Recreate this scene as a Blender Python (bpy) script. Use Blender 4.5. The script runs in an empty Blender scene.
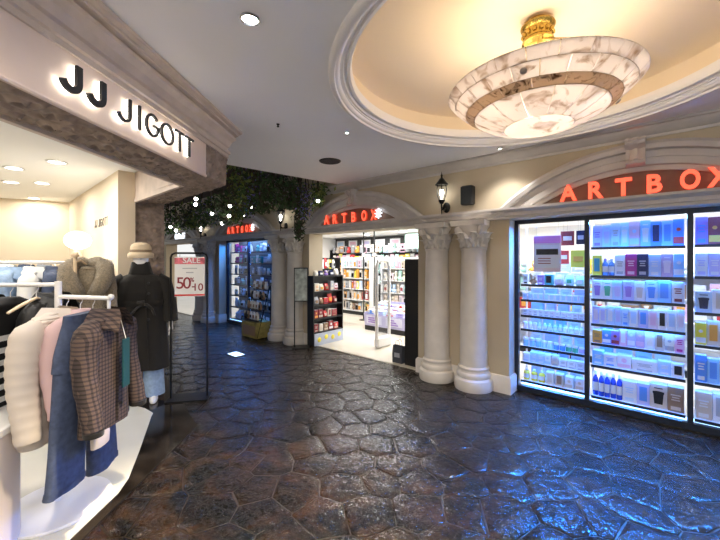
import bpy, bmesh, math, random
from mathutils import Vector, Matrix
R = math.radians
PI = math.pi
rnd = random.Random(7)
scene = bpy.context.scene
COL = scene.collection

# ------------------------------------------------------------------ camera, world, exposure
CAMZ = 1.65
FPX, CX, HY = 350.0, 360.0, 259.7          # focal length in pixels (720 wide), centre column, horizon row
cam_d = bpy.data.cameras.new('camera')
cam_d.sensor_width = 36.0
cam_d.lens = FPX / 720 * 36
cam_d.shift_y = -(270 - HY) / 720
cam_d.clip_start = 0.05
cam = bpy.data.objects.new('camera', cam_d)
COL.objects.link(cam)
cam.location = (0, 0, CAMZ)
cam.rotation_euler = (PI / 2, 0, 0)
scene.camera = cam

world = bpy.data.worlds.new('world')
scene.world = world
world.use_nodes = True
world.node_tree.nodes['Background'].inputs[0].default_value = (0.96, 0.97, 0.95, 1)
world.node_tree.nodes['Background'].inputs[1].default_value = 0.48

scene.view_settings.view_transform = 'Standard'
scene.view_settings.look = 'None'
scene.view_settings.gamma = 1
scene.view_settings.use_curve_mapping = False
scene.view_settings.exposure = 1.02


def light(name, kind, loc, power, color=(1, 1, 1), size=0.2, rot=(0, 0, 0), size_y=None, spot=None, blend=0.5):
    d = bpy.data.lights.new(name, kind)
    d.energy = power
    d.color = color
    if kind == 'AREA':
        d.size = size
        if size_y:
            d.shape = 'RECTANGLE'
            d.size_y = size_y
        else:
            d.shape = 'DISK'
    else:
        d.shadow_soft_size = size
    if kind == 'SPOT':
        d.spot_size = spot
        d.spot_blend = blend
    o = bpy.data.objects.new(name, d)
    o.location = loc
    o.rotation_euler = rot
    COL.objects.link(o)
    return o


# ------------------------------------------------------------------ frames of reference
CEIL = 2.95
# shop front on the right: s runs along it (towards the right), n is the distance from the camera's foot
_k = math.hypot(398, 350)
US = (398 / _k, -350 / _k)
UN = (350 / _k, 398 / _k)
FA = math.atan2(US[1], US[0])


def F(s, n, z=0.0):
    return Vector((s * US[0] + n * UN[0], s * US[1] + n * UN[1], z))


# clothes shop on the left: origin at its corner, x out into the corridor, y along the fascia
JA = -math.atan(0.057)
JO = (-1.34, 3.5)


def J(x, y, z=0.0):
    c, s = math.cos(JA), math.sin(JA)
    return Vector((JO[0] + x * c - y * s, JO[1] + x * s + y * c, z))


# ------------------------------------------------------------------ materials
MATS = {}


def _bump(nt, b, scale, strength, dist=0.01, detail=4, kind='noise', distortion=0.0):
    tc = nt.nodes.new('ShaderNodeTexCoord')
    if kind == 'noise':
        t = nt.nodes.new('ShaderNodeTexNoise')
        t.inputs['Scale'].default_value = scale
        t.inputs['Detail'].default_value = detail
        t.inputs['Distortion'].default_value = distortion
        out = t.outputs['Fac']
    else:
        t = nt.nodes.new('ShaderNodeTexVoronoi')
        t.inputs['Scale'].default_value = scale
        out = t.outputs['Distance']
    nt.links.new(tc.outputs['Object'], t.inputs['Vector'])
    bp = nt.nodes.new('ShaderNodeBump')
    bp.inputs['Strength'].default_value = strength
    bp.inputs['Distance'].default_value = dist
    nt.links.new(out, bp.inputs['Height'])
    nt.links.new(bp.outputs['Normal'], b.inputs['Normal'])
    return tc


def M(name, col=(.8, .8, .8), rough=.5, metal=0, var=0.0, vscale=8, bump=None, emis=None, estr=0, trans=0, coat=0, spec=None, sheen=0, alpha=1):
    if name in MATS:
        return MATS[name]
    m = bpy.data.materials.new(name)
    m.use_nodes = True
    nt = m.node_tree
    b = nt.nodes['Principled BSDF']
    b.inputs['Base Color'].default_value = (*col, 1)
    b.inputs['Roughness'].default_value = rough
    b.inputs['Metallic'].default_value = metal
    if spec is not None:
        b.inputs['Specular IOR Level'].default_value = spec
    if trans:
        b.inputs['Transmission Weight'].default_value = trans
    if coat:
        b.inputs['Coat Weight'].default_value = coat
    if sheen:
        b.inputs['Sheen Weight'].default_value = sheen
    if emis:
        b.inputs['Emission Color'].default_value = (*emis, 1)
        b.inputs['Emission Strength'].default_value = estr
    if var:
        tc = nt.nodes.new('ShaderNodeTexCoord')
        t = nt.nodes.new('ShaderNodeTexNoise')
        t.inputs['Scale'].default_value = vscale
        t.inputs['Detail'].default_value = 5
        nt.links.new(tc.outputs['Object'], t.inputs['Vector'])
        cr = nt.nodes.new('ShaderNodeValToRGB')
        cr.color_ramp.elements[0].position = .3
        cr.color_ramp.elements[1].position = .7
        cr.color_ramp.elements[0].color = (*[max(0, c * (1 - var)) for c in col], 1)
        cr.color_ramp.elements[1].color = (*[min(1, c * (1 + var)) for c in col], 1)
        nt.links.new(t.outputs['Fac'], cr.inputs['Fac'])
        nt.links.new(cr.outputs['Color'], b.inputs['Base Color'])
    if bump:
        _bump(nt, b, *bump)
    MATS[name] = m
    return m


def mat_nodes(name):
    m = bpy.data.materials.new(name)
    m.use_nodes = True
    MATS[name] = m
    return m, m.node_tree, m.node_tree.nodes['Principled BSDF'], m.node_tree.nodes['Material Output']


# flagstone: near-black brown, sealed and wrinkled
def make_stone():
    m, nt, b, out = mat_nodes('stone')
    N, L = nt.nodes.new, nt.links.new
    tc = N('ShaderNodeTexCoord')
    geo = N('ShaderNodeNewGeometry')
    n1 = N('ShaderNodeTexNoise'); n1.inputs['Scale'].default_value = 4; n1.inputs['Detail'].default_value = 9
    n1.inputs['Distortion'].default_value = 1.2
    L(geo.outputs['Position'], n1.inputs['Vector'])
    cr = N('ShaderNodeValToRGB')
    cr.color_ramp.elements[0].position = .42; cr.color_ramp.elements[0].color = (.002, .0015, .001, 1)
    cr.color_ramp.elements[1].position = .78; cr.color_ramp.elements[1].color = (.050, .022, .005, 1)
    L(n1.outputs['Fac'], cr.inputs['Fac'])
    L(cr.outputs['Color'], b.inputs['Base Color'])
    # ridged wrinkles
    n2 = N('ShaderNodeTexNoise'); n2.inputs['Scale'].default_value = 15; n2.inputs['Detail'].default_value = 4
    n2.inputs['Distortion'].default_value = 2.2
    L(geo.outputs['Position'], n2.inputs['Vector'])
    s = N('ShaderNodeMath'); s.operation = 'SUBTRACT'; s.inputs[1].default_value = .5
    a = N('ShaderNodeMath'); a.operation = 'ABSOLUTE'
    mn = N('ShaderNodeMath'); mn.operation = 'MINIMUM'; mn.inputs[1].default_value = .06
    L(n2.outputs['Fac'], s.inputs[0]); L(s.outputs[0], a.inputs[0]); L(a.outputs[0], mn.inputs[0])
    n3 = N('ShaderNodeTexNoise'); n3.inputs['Scale'].default_value = 20; n3.inputs['Detail'].default_value = 4
    L(geo.outputs['Position'], n3.inputs['Vector'])
    ml = N('ShaderNodeMath'); ml.operation = 'MULTIPLY'; ml.inputs[1].default_value = .13
    L(n3.outputs['Fac'], ml.inputs[0])
    ad = N('ShaderNodeMath'); ad.operation = 'ADD'
    L(mn.outputs[0], ad.inputs[0]); L(ml.outputs[0], ad.inputs[1])
    bp = N('ShaderNodeBump'); bp.inputs['Strength'].default_value = .85; bp.inputs['Distance'].default_value = .08
    L(ad.outputs[0], bp.inputs['Height'])
    L(bp.outputs['Normal'], b.inputs['Normal'])
    rr = N('ShaderNodeMapRange'); rr.inputs['To Min'].default_value = .13; rr.inputs['To Max'].default_value = .27
    L(n1.outputs['Fac'], rr.inputs['Value'])
    L(rr.outputs['Result'], b.inputs['Roughness'])
    b.inputs['Specular IOR Level'].default_value = .45
    b.inputs['Coat Weight'].default_value = .12
    b.inputs['Coat Roughness'].default_value = .13
    b.inputs['Coat IOR'].default_value = 1.6
    L(bp.outputs['Normal'], b.inputs['Coat Normal'])
    return m


make_stone()
M('grout', (.020, .014, .009), .3, bump=(25, .5, .01))
M('wall_beige', (.50, .42, .30), .75, var=.06, vscale=2, bump=(60, .08, .005))
M('stone_trim', (.56, .52, .49), .6, var=.07, vscale=5, bump=(40, .08, .005))
M('column_stone', (.68, .63, .57), .55, var=.07, vscale=6, bump=(30, .08, .005))
M('tympanum', (.20, .14, .10), .7, var=.12)
M('ceiling_paint', (.92, .92, .92), .8, var=.02, vscale=1)
M('ceiling_dark', (.045, .028, .022), .8)
M('plaster_white', (.86, .83, .80), .55)
M('dome_paint', (.86, .72, .52), .8)
M('frame_dark', (.012, .018, .035), .35)
M('black', (.012, .012, .013), .45)
M('black_metal', (.015, .015, .016), .35, metal=.6)
M('white', (.82, .81, .79), .45)
M('white_metal', (.85, .84, .82), .35)
M('shelf_white', (.85, .87, .92), .35)
M('cream_wall', (.80, .68, .51), .7, var=.02, vscale=2)
M('cream_ceiling', (.93, .92, .89), .8)
M('cream_floor', (.72, .70, .60), .12, var=.05, vscale=2)
M('shop_floor', (.66, .60, .50), .2, var=.05, vscale=2)
M('marble_black', (.022, .017, .013), .12, var=.8, vscale=5)
M('fascia', (.84, .68, .58), .55, var=.03, vscale=6)
M('cornice_left', (.64, .53, .45), .6, var=.10, vscale=7)
M('carved', (.33, .25, .20), .6, var=.3, vscale=14)
M('gold', (.5, .34, .08), .25, metal=1, bump=(50, .5, .01))
M('lamp_glow', (1, 1, 1), .5, emis=(1, .93, .82), estr=6)
M('lamp_cool', (1, 1, 1), .5, emis=(.95, .97, 1), estr=110)
M('led_blue', (1, 1, 1), .5, emis=(.30, .58, 1), estr=1.3)
M('led_white', (1, 1, 1), .5, emis=(.05, .27, 1), estr=28)
M('led_dim', (1, 1, 1), .5, emis=(.10, .32, 1), estr=6)
M('bulb', (1, 1, 1), .5, emis=(1, .95, .85), estr=9)
M('sign_red', (.9, .12, .05), .4, emis=(1, .10, .05), estr=.85)
M('sign_red_side', (.6, .05, .03), .5, emis=(1, .08, .03), estr=.25)
M('sign_white', (.9, .9, .9), .4, emis=(.8, .9, 1), estr=.9)
M('letter_dark', (.02, .022, .028), .4)
M('halo', (1, 1, 1), .5, emis=(1, .94, .82), estr=3.2)
M('bulb_soft', (1, 1, 1), .5, emis=(1, .85, .65), estr=2.5)
M('globe', (1, 1, 1), .4, emis=(1, .95, .86), estr=2.0)
M('wood_pale', (.72, .55, .36), .5, var=.1, vscale=20)


def make_glass():
    m, nt, b, out = mat_nodes('glass')
    N, L = nt.nodes.new, nt.links.new
    tr = N('ShaderNodeBsdfTransparent'); tr.inputs[0].default_value = (.95, .97, 1, 1)
    gl = N('ShaderNodeBsdfGlossy'); gl.inputs['Roughness'].default_value = .02
    fr = N('ShaderNodeFresnel'); fr.inputs['IOR'].default_value = 1.3
    geo = N('ShaderNodeNewGeometry')
    iv = N('ShaderNodeMath'); iv.operation = 'SUBTRACT'; iv.inputs[0].default_value = 1
    L(geo.outputs['Backfacing'], iv.inputs[1])
    fm = N('ShaderNodeMath'); fm.operation = 'MULTIPLY'; L(fr.outputs[0], fm.inputs[0]); L(iv.outputs[0], fm.inputs[1])
    mx = N('ShaderNodeMixShader')
    L(fm.outputs[0], mx.inputs[0]); L(tr.outputs[0], mx.inputs[1]); L(gl.outputs[0], mx.inputs[2])
    L(mx.outputs[0], out.inputs['Surface'])


make_glass()


def make_alabaster(name, c0, c1, scale):
    m, nt, b, out = mat_nodes(name)
    N, L = nt.nodes.new, nt.links.new
    tc = N('ShaderNodeTexCoord')
    oi = N('ShaderNodeObjectInfo')
    ad = N('ShaderNodeVectorMath'); ad.operation = 'ADD'
    geo = N('ShaderNodeNewGeometry')
    L(geo.outputs['Position'], ad.inputs[0])
    cm = N('ShaderNodeCombineXYZ')
    mu = N('ShaderNodeMath'); mu.operation = 'MULTIPLY'; mu.inputs[1].default_value = 13
    L(oi.outputs['Random'], mu.inputs[0]); L(mu.outputs[0], cm.inputs[2])
    L(cm.outputs[0], ad.inputs[1])
    n = N('ShaderNodeTexNoise'); n.inputs['Scale'].default_value = scale; n.inputs['Detail'].default_value = 6
    n.inputs['Distortion'].default_value = 1.5
    L(ad.outputs[0], n.inputs['Vector'])
    cr = N('ShaderNodeValToRGB')
    cr.color_ramp.elements[0].position = .30; cr.color_ramp.elements[0].color = (*c0, 1)
    cr.color_ramp.elements[1].position = .46; cr.color_ramp.elements[1].color = (*c1, 1)
    L(n.outputs['Fac'], cr.inputs['Fac'])
    L(cr.outputs['Color'], b.inputs['Base Color'])
    b.inputs['Roughness'].default_value = .25
    t = N('ShaderNodeBsdfTranslucent')
    L(cr.outputs['Color'], t.inputs['Color'])
    mx = N('ShaderNodeMixShader'); mx.inputs[0].default_value = .5
    L(b.outputs[0], mx.inputs[1]); L(t.outputs[0], mx.inputs[2])
    L(mx.outputs[0], out.inputs['Surface'])


make_alabaster('alabaster', (.48, .37, .28), (.92, .88, .86), 7)
make_alabaster('alabaster_dark', (.10, .06, .035), (.62, .50, .38), 16)


def make_plaid():
    m, nt, b, out = mat_nodes('plaid')
    N, L = nt.nodes.new, nt.links.new
    tc = N('ShaderNodeTexCoord')
    sp = N('ShaderNodeSeparateXYZ'); L(tc.outputs['Object'], sp.inputs[0])

    def band(src, freq, lo):
        mu = N('ShaderNodeMath'); mu.operation = 'MULTIPLY'; mu.inputs[1].default_value = freq
        fr = N('ShaderNodeMath'); fr.operation = 'FRACT'
        gt = N('ShaderNodeMath'); gt.operation = 'GREATER_THAN'; gt.inputs[1].default_value = lo
        L(src, mu.inputs[0]); L(mu.outputs[0], fr.inputs[0]); L(fr.outputs[0], gt.inputs[0])
        return gt.outputs[0]
    bx, bz = band(sp.outputs[0], 42, .6), band(sp.outputs[2], 42, .6)
    ad = N('ShaderNodeMath'); ad.operation = 'ADD'; L(bx, ad.inputs[0]); L(bz, ad.inputs[1])
    hf = N('ShaderNodeMath'); hf.operation = 'MULTIPLY'; hf.inputs[1].default_value = .5; L(ad.outputs[0], hf.inputs[0])
    cr = N('ShaderNodeValToRGB')
    cr.color_ramp.elements[0].color = (.095, .062, .05, 1)
    cr.color_ramp.elements[1].color = (.018, .012, .012, 1)
    e = cr.color_ramp.elements.new(.5); e.color = (.045, .032, .03, 1)
    L(hf.outputs[0], cr.inputs['Fac'])
    L(cr.outputs['Color'], b.inputs['Base Color'])
    b.inputs['Roughness'].default_value = .9


make_plaid()
M('denim', (.055, .075, .135), .85, var=.25, vscale=30)
M('denim_light', (.30, .42, .60), .85, var=.15, vscale=30)
M('denim_dark', (.03, .05, .10), .85, var=.2, vscale=30)
M('cream_cloth', (.60, .53, .46), .7)
M('pink_cloth', (.55, .38, .37), .85)
M('black_cloth', (.006, .006, .007), .8)
M('leather', (.006, .006, .006), .55, bump=(80, .3, .01))
M('white_cloth', (.80, .80, .78), .85)
M('grey_cloth', (.20, .22, .25), .9)
M('fur', (.29, .23, .15), .95, var=.35, vscale=60, bump=(120, 1, .02), sheen=.4)
M('coat_dark', (.009, .007, .005), .85, bump=(150, .3, .005), sheen=.1)
M('knit_beige', (.68, .55, .38), .9, bump=(90, .8, .01))
M('knit_brown', (.30, .22, .14), .9, bump=(90, .8, .01))
M('mannequin', (.82, .80, .80), .35)
M('tag_green', (.004, .055, .06), .6)


# ------------------------------------------------------------------ mesh builder
class MB:
    def __init__(self):
        self.v, self.f = [], []

    def add(self, verts, faces):
        o = len(self.v)
        self.v += [tuple(p) for p in verts]
        self.f += [tuple(i + o for i in q) for q in faces]
        return self

    def box(self, x0, x1, y0, y1, z0, z1):
        v = [(x, y, z) for z in (z0, z1) for y in (y0, y1) for x in (x0, x1)]
        return self.add(v, [(0, 2, 3, 1), (4, 5, 7, 6), (0, 1, 5, 4), (2, 6, 7, 3), (0, 4, 6, 2), (1, 3, 7, 5)])

    def cbox(self, c, size, b=0.0):
        x, y, z = c
        a, d, h = [q / 2 for q in size]
        if not b:
            return self.box(x - a, x + a, y - d, y + d, z - h, z + h)
        # chamfered box: prism with chamfered outline plus inset caps
        pts = [(a - b, d), (a, d - b), (a, -d + b), (a - b, -d), (-a + b, -d), (-a, -d + b), (-a, d - b), (-a + b, d)]
        pts = pts[::-1]
        sc = lambda q: (q[0] * (a - b) / a, q[1] * (d - b) / d)
        rings = [[(*sc(p), -h) for p in pts], [(*p, -h + b) for p in pts], [(*p, h - b) for p in pts], [(*sc(p), h) for p in pts]]
        return self.rings([[(x + p[0], y + p[1], z + p[2]) for p in r] for r in rings], True, True)

    def rings(self, rings, cap0=False, cap1=False, closed=True):
        n = len(rings[0])
        v = [p for r in rings for p in r]
        f = []
        for i in range(len(rings) - 1):
            for k in range(n if closed else n - 1):
                a, b2 = i * n + k, i * n + (k + 1) % n
                f.append((a, b2, b2 + n, a + n))
        if cap0:
            f.append(tuple(reversed(range(n))))
        if cap1:
            f.append(tuple(range((len(rings) - 1) * n, len(rings) * n)))
        return self.add(v, f)

    def lathe(self, prof, n=24, c=(0, 0), a0=0, a1=None, cap0=False, cap1=False):
        full = a1 is None
        span = 2 * PI if full else a1 - a0
        cnt = n if full else n + 1
        rings = [[(c[0] + r * math.cos(a0 + span * k / n), c[1] + r * math.sin(a0 + span * k / n), z) for k in range(cnt)] for r, z in prof]
        return self.rings(rings, cap0, cap1, closed=full)

    def tube(self, path, rad, n=8, cap=True, flat=1.0):
        pts = [Vector(p) for p in path]
        m = len(pts)
        rads = rad if isinstance(rad, (list, tuple)) else [rad] * m
        rings = []
        prev = None
        for i, p in enumerate(pts):
            t = (pts[min(i + 1, m - 1)] - pts[max(i - 1, 0)]).normalized()
            if prev is None:
                up = Vector((0, 0, 1)) if abs(t.z) < .9 else Vector((1, 0, 0))
                a = t.cross(up).normalized()
            else:
                a = (prev - t * prev.dot(t)).normalized()
            prev = a
            b = t.cross(a)
            rings.append([tuple(p + (a * math.cos(2 * PI * k / n) + b * math.sin(2 * PI * k / n) * flat) * rads[i]) for k in range(n)])
        return self.rings(rings, cap, cap)

    def prism(self, poly, z0, z1):
        n = len(poly)
        return self.rings([[(*p, z0) for p in poly], [(*p, z1) for p in poly]], True, True)

    def ribbon(self, path, w, y0, y1, closed=False):
        """flat stroke of width w along a path in the x-z plane, from depth y0 to y1"""
        n = len(path)
        L, Rr = [], []
        for i in range(n):
            if closed:
                a, b, c = path[i - 1], path[i], path[(i + 1) % n]
            else:
                a, b, c = path[max(i - 1, 0)], path[i], path[min(i + 1, n - 1)]
            d1 = Vector((b[0] - a[0], b[1] - a[1])); d2 = Vector((c[0] - b[0], c[1] - b[1]))
            if d1.length < 1e-9: d1 = d2
            if d2.length < 1e-9: d2 = d1
            d1.normalize(); d2.normalize()
            t = (d1 + d2).normalized()
            nn = Vector((-t.y, t.x))
            k = 1 / max(.35, nn.dot(Vector((-d1.y, d1.x))))
            L.append((b[0] + nn.x * w / 2 * k, b[1] + nn.y * w / 2 * k))
            Rr.append((b[0] - nn.x * w / 2 * k, b[1] - nn.y * w / 2 * k))
        rings = [[(l[0], y0, l[1]), (r[0], y0, r[1]), (r[0], y1, r[1]), (l[0], y1, l[1])] for l, r in zip(L, Rr)]
        if closed:
            rings.append(rings[0])
        return self.rings(rings, not closed, not closed)

    def sweep(self, path, prof, closed=False):
        """profile of (outward, z) swept along a plan path with mitred corners; outward is to the right of travel"""
        n = len(path)
        rings = []
        for i in range(n):
            a, b, c = path[max(i - 1, 0)], path[i], path[min(i + 1, n - 1)]
            d1 = Vector((b[0] - a[0], b[1] - a[1])); d2 = Vector((c[0] - b[0], c[1] - b[1]))
            if d1.length < 1e-9: d1 = d2
            if d2.length < 1e-9: d2 = d1
            d1.normalize(); d2.normalize()
            t = (d1 + d2).normalized()
            nn = Vector((t.y, -t.x))
            k = 1 / max(.3, nn.dot(Vector((d1.y, -d1.x))))
            rings.append([(b[0] + nn.x * o * k, b[1] + nn.y * o * k, z) for o, z in prof])
        return self.rings(rings, True, True)

    def grid(self, fn, nu, nv):
        v = [fn(i / nu, j / nv) for j in range(nv + 1) for i in range(nu + 1)]
        f = [(j * (nu + 1) + i, j * (nu + 1) + i + 1, (j + 1) * (nu + 1) + i + 1, (j + 1) * (nu + 1) + i) for j in range(nv) for i in range(nu)]
        return self.add(v, f)

    def xform(self, mtx):
        self.v = [tuple(mtx @ Vector(p)) for p in self.v]
        return self

    def build(self, name, mat, parent=None, loc=(0, 0, 0), rotz=0.0, smooth=True, ang=40, rot=None, fix=True):
        me = bpy.data.meshes.new(name)
        me.from_pydata(self.v, [], self.f)
        if fix:
            bm = bmesh.new(); bm.from_mesh(me)
            bmesh.ops.recalc_face_normals(bm, faces=bm.faces)
            bm.to_mesh(me); bm.free()
        if smooth:
            me.polygons.foreach_set('use_smooth', [True] * len(me.polygons))
            me.set_sharp_from_angle(angle=R(ang))
        me.materials.append(MATS[mat] if isinstance(mat, str) else mat)
        o = bpy.data.objects.new(name, me)
        COL.objects.link(o)
        o.location = loc
        o.rotation_euler = rot if rot else (0, 0, rotz)
        if parent:
            o.parent = parent
        return o


def tag(o, label, cat, group=None):
    o['label'] = label
    o['category'] = cat
    if group:
        o['group'] = group
    return o


def thing(name, label, cat, loc=(0, 0, 0), rotz=0.0, group=None):
    o = bpy.data.objects.new(name, None)
    COL.objects.link(o)
    o.location = loc
    o.rotation_euler = (0, 0, rotz)
    o.empty_display_size = .05
    return tag(o, label, cat, group)


def struct(o):
    o['kind'] = 'structure'
    return o


def copy_tree(o, parent=None):
    c = o.copy()
    COL.objects.link(c)
    if parent:
        c.parent = parent
    for ch in o.children:
        copy_tree(ch, c)
    return c


def glyph_mesh(ch, size, extrude, offset=0.0):
    cu = bpy.data.curves.new('glyph', 'FONT')
    cu.body = ch
    cu.size = size
    cu.extrude = extrude
    cu.offset = offset
    cu.resolution_u = 4
    ob = bpy.data.objects.new('glyph', cu)
    COL.objects.link(ob)
    bpy.context.view_layer.update()
    dg = bpy.context.evaluated_depsgraph_get()
    me = bpy.data.meshes.new_from_object(ob.evaluated_get(dg))
    bpy.data.objects.remove(ob)
    bpy.data.curves.remove(cu)
    xs = [v.co.x for v in me.vertices] or [0]
    ys = [v.co.y for v in me.vertices] or [0]
    cx = (min(xs) + max(xs)) / 2
    y0 = min(ys)
    me.transform(Matrix.Translation((-cx, -y0, 0)))
    me.transform(Matrix.Rotation(PI / 2, 4, 'X'))
    return me


def letter(ch, size, extrude, mat, parent, loc, offset=0.0, wide=1.0, name='letter', side=None, rotz=0):
    me = glyph_mesh(ch, size, extrude, offset)
    if wide != 1.0:
        me.transform(Matrix.Scale(wide, 4, (1, 0, 0)))
    me.materials.clear()
    me.materials.append(MATS[mat])
    if side:
        me.materials.append(MATS[side])
        for p in me.polygons:
            if abs(p.normal.y) < .5:
                p.material_index = 1
    o = bpy.data.objects.new(name, me)
    COL.objects.link(o)
    o.location = loc
    o.rotation_euler = (0, 0, rotz)
    o.parent = parent
    return o
# ================================================================== THE SETTING
BAYS = [(-.235, 1.225), (-3.98, 1.225), (-7.60, 1.19), (-11.2, 1.19)]   # openings: centre along the front, half width
PAIRS = [(-2.15, .265), (-5.81, .26), (-9.40, .26)]                     # pairs of columns
WN = 4.66
NW, NB = 4.43, 4.78            # wall face, wall back
ZO = 2.146                     # opening height
S0, S1 = -18.0, 3.2

# ---- corridor floor: slab with separate flagstones
fb = MB()
fb.box(-12, 9, -3, 18, -.12, -.007)
floor = struct(fb.build('floor', 'grout', smooth=False))


def clip(poly, px, py, nx, ny):
    out = []
    n = len(poly)
    for i in range(n):
        a, b = poly[i], poly[(i + 1) % n]
        da = (a[0] - px) * nx + (a[1] - py) * ny
        db = (b[0] - px) * nx + (b[1] - py) * ny
        if da <= 0:
            out.append(a)
        if (da < 0 < db) or (db < 0 < da):
            t = da / (da - db)
            out.append((a[0] + (b[0] - a[0]) * t, a[1] + (b[1] - a[1]) * t))
    return out


def shop_outline(x, y):
    """inside the clothes shop's own floor, well behind its edge"""
    if y < 3.5:
        return x < -1.95
    return x < -1.95 - (y - 3.5) * 1.0


def lay_floor():
    sp = .315
    G = {}
    r = random.Random(3)
    for i in range(-26, 28):
        for j in range(-4, 48):
            G[i, j] = ((i + (.5 if j % 2 else 0) + r.uniform(-.33, .33)) * sp, (j + r.uniform(-.33, .33)) * sp * .9)
    cells = []
    for (i, j), (x, y) in G.items():
        nn = x * UN[0] + y * UN[1]
        if nn > 4.9 or y < -1 or y > 13.3 or shop_outline(x, y) or x < -8:
            continue
        poly = [(x - 1, y - 1), (x + 1, y - 1), (x + 1, y + 1), (x - 1, y + 1)]
        for di in range(-2, 3):
            for dj in range(-2, 3):
                q = G.get((i + di, j + dj))
                if q and (di or dj):
                    dx, dy = q[0] - x, q[1] - y
                    L = math.hypot(dx, dy)
                    # stop half a joint short of the bisector
                    poly = clip(poly, x + dx / 2 - dx / L * .004, y + dy / 2 - dy / L * .004, dx / L, dy / L)
        poly = clip(poly, *F(0, 4.635)[:2], *UN)
        if len(poly) < 3:
            continue
        area = abs(sum(poly[k - 1][0] * poly[k][1] - poly[k][0] * poly[k - 1][1] for k in range(len(poly)))) / 2
        if area < .01:
            continue
        seen = y > 1.75 and abs(x / y) < 1.06
        # the clothes shop and the wall hide what lies behind them
        hid = (x < -1.6 and y > 4.7 and x / y > -.1) or (x / max(y, .1) < -.56 and y > 3.7)
        cells.append((0 if seen and not hid else 1, y, x, poly))
    cells.sort(key=lambda c: (c[0], c[1]))
    rest = MB()

    def stone(mb, x, y, poly, ox, oy):
        n = len(poly)
        # slightly wavy outline: split long edges
        pts = []
        for k in range(n):
            a, b = poly[k], poly[(k + 1) % n]
            pts.append(a)
            if math.dist(a, b) > .12:
                t = r.uniform(.35, .65)
                o = r.uniform(-.006, .006)
                ex, ey = b[0] - a[0], b[1] - a[1]
                L = math.hypot(ex, ey)
                pts.append((a[0] + ex * t - ey / L * o, a[1] + ey * t + ex / L * o))
        cx = sum(p[0] for p in pts) / len(pts)
        cy = sum(p[1] for p in pts) / len(pts)
        tx, ty, h = r.uniform(-.008, .008), r.uniform(-.008, .008), r.uniform(-.003, .0)

        def ring(k, z):
            out = []
            for p in pts:
                d = math.hypot(p[0] - cx, p[1] - cy)
                q = max(0, d - k) / max(d, 1e-6)
                px, py = cx + (p[0] - cx) * q, cy + (p[1] - cy) * q
                out.append((px - ox, py - oy, z + h + ((px - cx) * tx + (py - cy) * ty if z > -.01 else 0)))
            return out
        mb.rings([ring(0, -.02), ring(0, -.004), ring(.007, -.001), ring(.05, .001)], False, True)
    for q, (flag, y, x, poly) in enumerate(cells):
        if q < 300:
            mb = MB()
            stone(mb, x, y, poly, x, y)
            mb.build('flagstone', 'stone', floor, (x, y, 0), smooth=True, ang=60, fix=False)
        else:
            stone(rest, x, y, poly, 0, 0)
    o = rest.build('flagstones', 'stone', floor, smooth=True, ang=60, fix=False)
    o['kind'] = 'stuff'


lay_floor()

# ---- ceiling with a round opening
DC, DR = (1.225, 2.50), 1.36


def make_ceiling():
    outer = [(-3.5, -3), (6.6, -3), (6.6, .25), tuple(F(-4.25, 4.50)[:2]), (-1.80, 4.80), (-3.5, 3.35)]
    bm = bmesh.new()
    for z in (CEIL, CEIL + .10):
        vo = [bm.verts.new((*p, z)) for p in outer]
        vi = [bm.verts.new((DC[0] + DR * math.cos(2 * PI * k / 64), DC[1] + DR * math.sin(2 * PI * k / 64), z)) for k in range(64)]
        ed = [bm.edges.new((vo[k], vo[(k + 1) % len(vo)])) for k in range(len(vo))] + [bm.edges.new((vi[k], vi[(k + 1) % 64])) for k in range(64)]
        bmesh.ops.triangle_fill(bm, use_beauty=True, edges=ed)
        if z == CEIL:
            lo = vo
        else:
            for k in range(len(vo)):
                bm.faces.new((lo[k], lo[(k + 1) % len(vo)], vo[(k + 1) % len(vo)], vo[k]))
    me = bpy.data.meshes.new('ceiling')
    bm.to_mesh(me); bm.free()
    me.materials.append(MATS['ceiling_paint'])
    o = bpy.data.objects.new('ceiling', me)
    COL.objects.link(o)
    return struct(o)


ceiling = make_ceiling()
# darker, higher ceiling of the passage beyond
mb = MB(); mb.box(-13, 2.5, 3.3, 18, 3.36, 3.46)
struct(mb.build('ceiling', 'ceiling_dark', smooth=False))
# moulded plaster ring round the opening
mb = MB()
mb.lathe([(1.445, 2.952), (1.445, 2.925), (1.425, 2.908), (1.405, 2.908), (1.40, 2.925), (1.385, 2.925), (1.37, 2.94), (1.365, 2.965),
          (1.345, 2.965), (1.34, 2.985), (1.325, 2.99), (1.315, 2.975), (1.295, 2.978), (1.285, 3.0), (1.283, 3.03), (1.30, 3.03), (1.30, 3.06), (1.37, 3.06), (1.37, 2.955), (1.445, 2.952)], 96, DC)
struct(mb.build('trim_1', 'plaster_white', ang=50))
mb = MB()
mb.lathe([(1.36, 3.04), (1.36, 3.215), (1.345, 3.225), (1.20, 3.25), (.8, 3.30), (.4, 3.32), (.02, 3.322)], 96, DC)
dome = struct(mb.build('ceiling', 'dome_paint', ang=50, fix=False))
dome['label'] = 'shallow warm-lit dome above the hanging bowl'

# ---- shop-front wall on the right
mb = MB()
edges = [S1]
for c, h in BAYS:
    edges += [c + h, c - h]
edges.append(S0)
for k in range(0, len(edges), 2):
    mb.box(edges[k + 1], edges[k], NW, NB, 0, ZO)
mb.box(S0, S1, NW, NB, ZO, 3.36)
wall_r = struct(mb.build('wall_right', 'wall_beige', None, (0, 0, 0), FA, smooth=False))

# plinths of the piers
mb = MB()
for k in range(0, len(edges), 2):
    a, b = edges[k + 1], edges[k]
    mb.sweep([(a, NB - .1), (a, NW), (b, NW), (b, NB - .1)], [(-.02, 0), (.028, 0), (.028, .19), (.012, .215), (-.02, .22)])
struct(mb.build('baseboard_right', 'column_stone', None, (0, 0, 0), FA))

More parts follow.
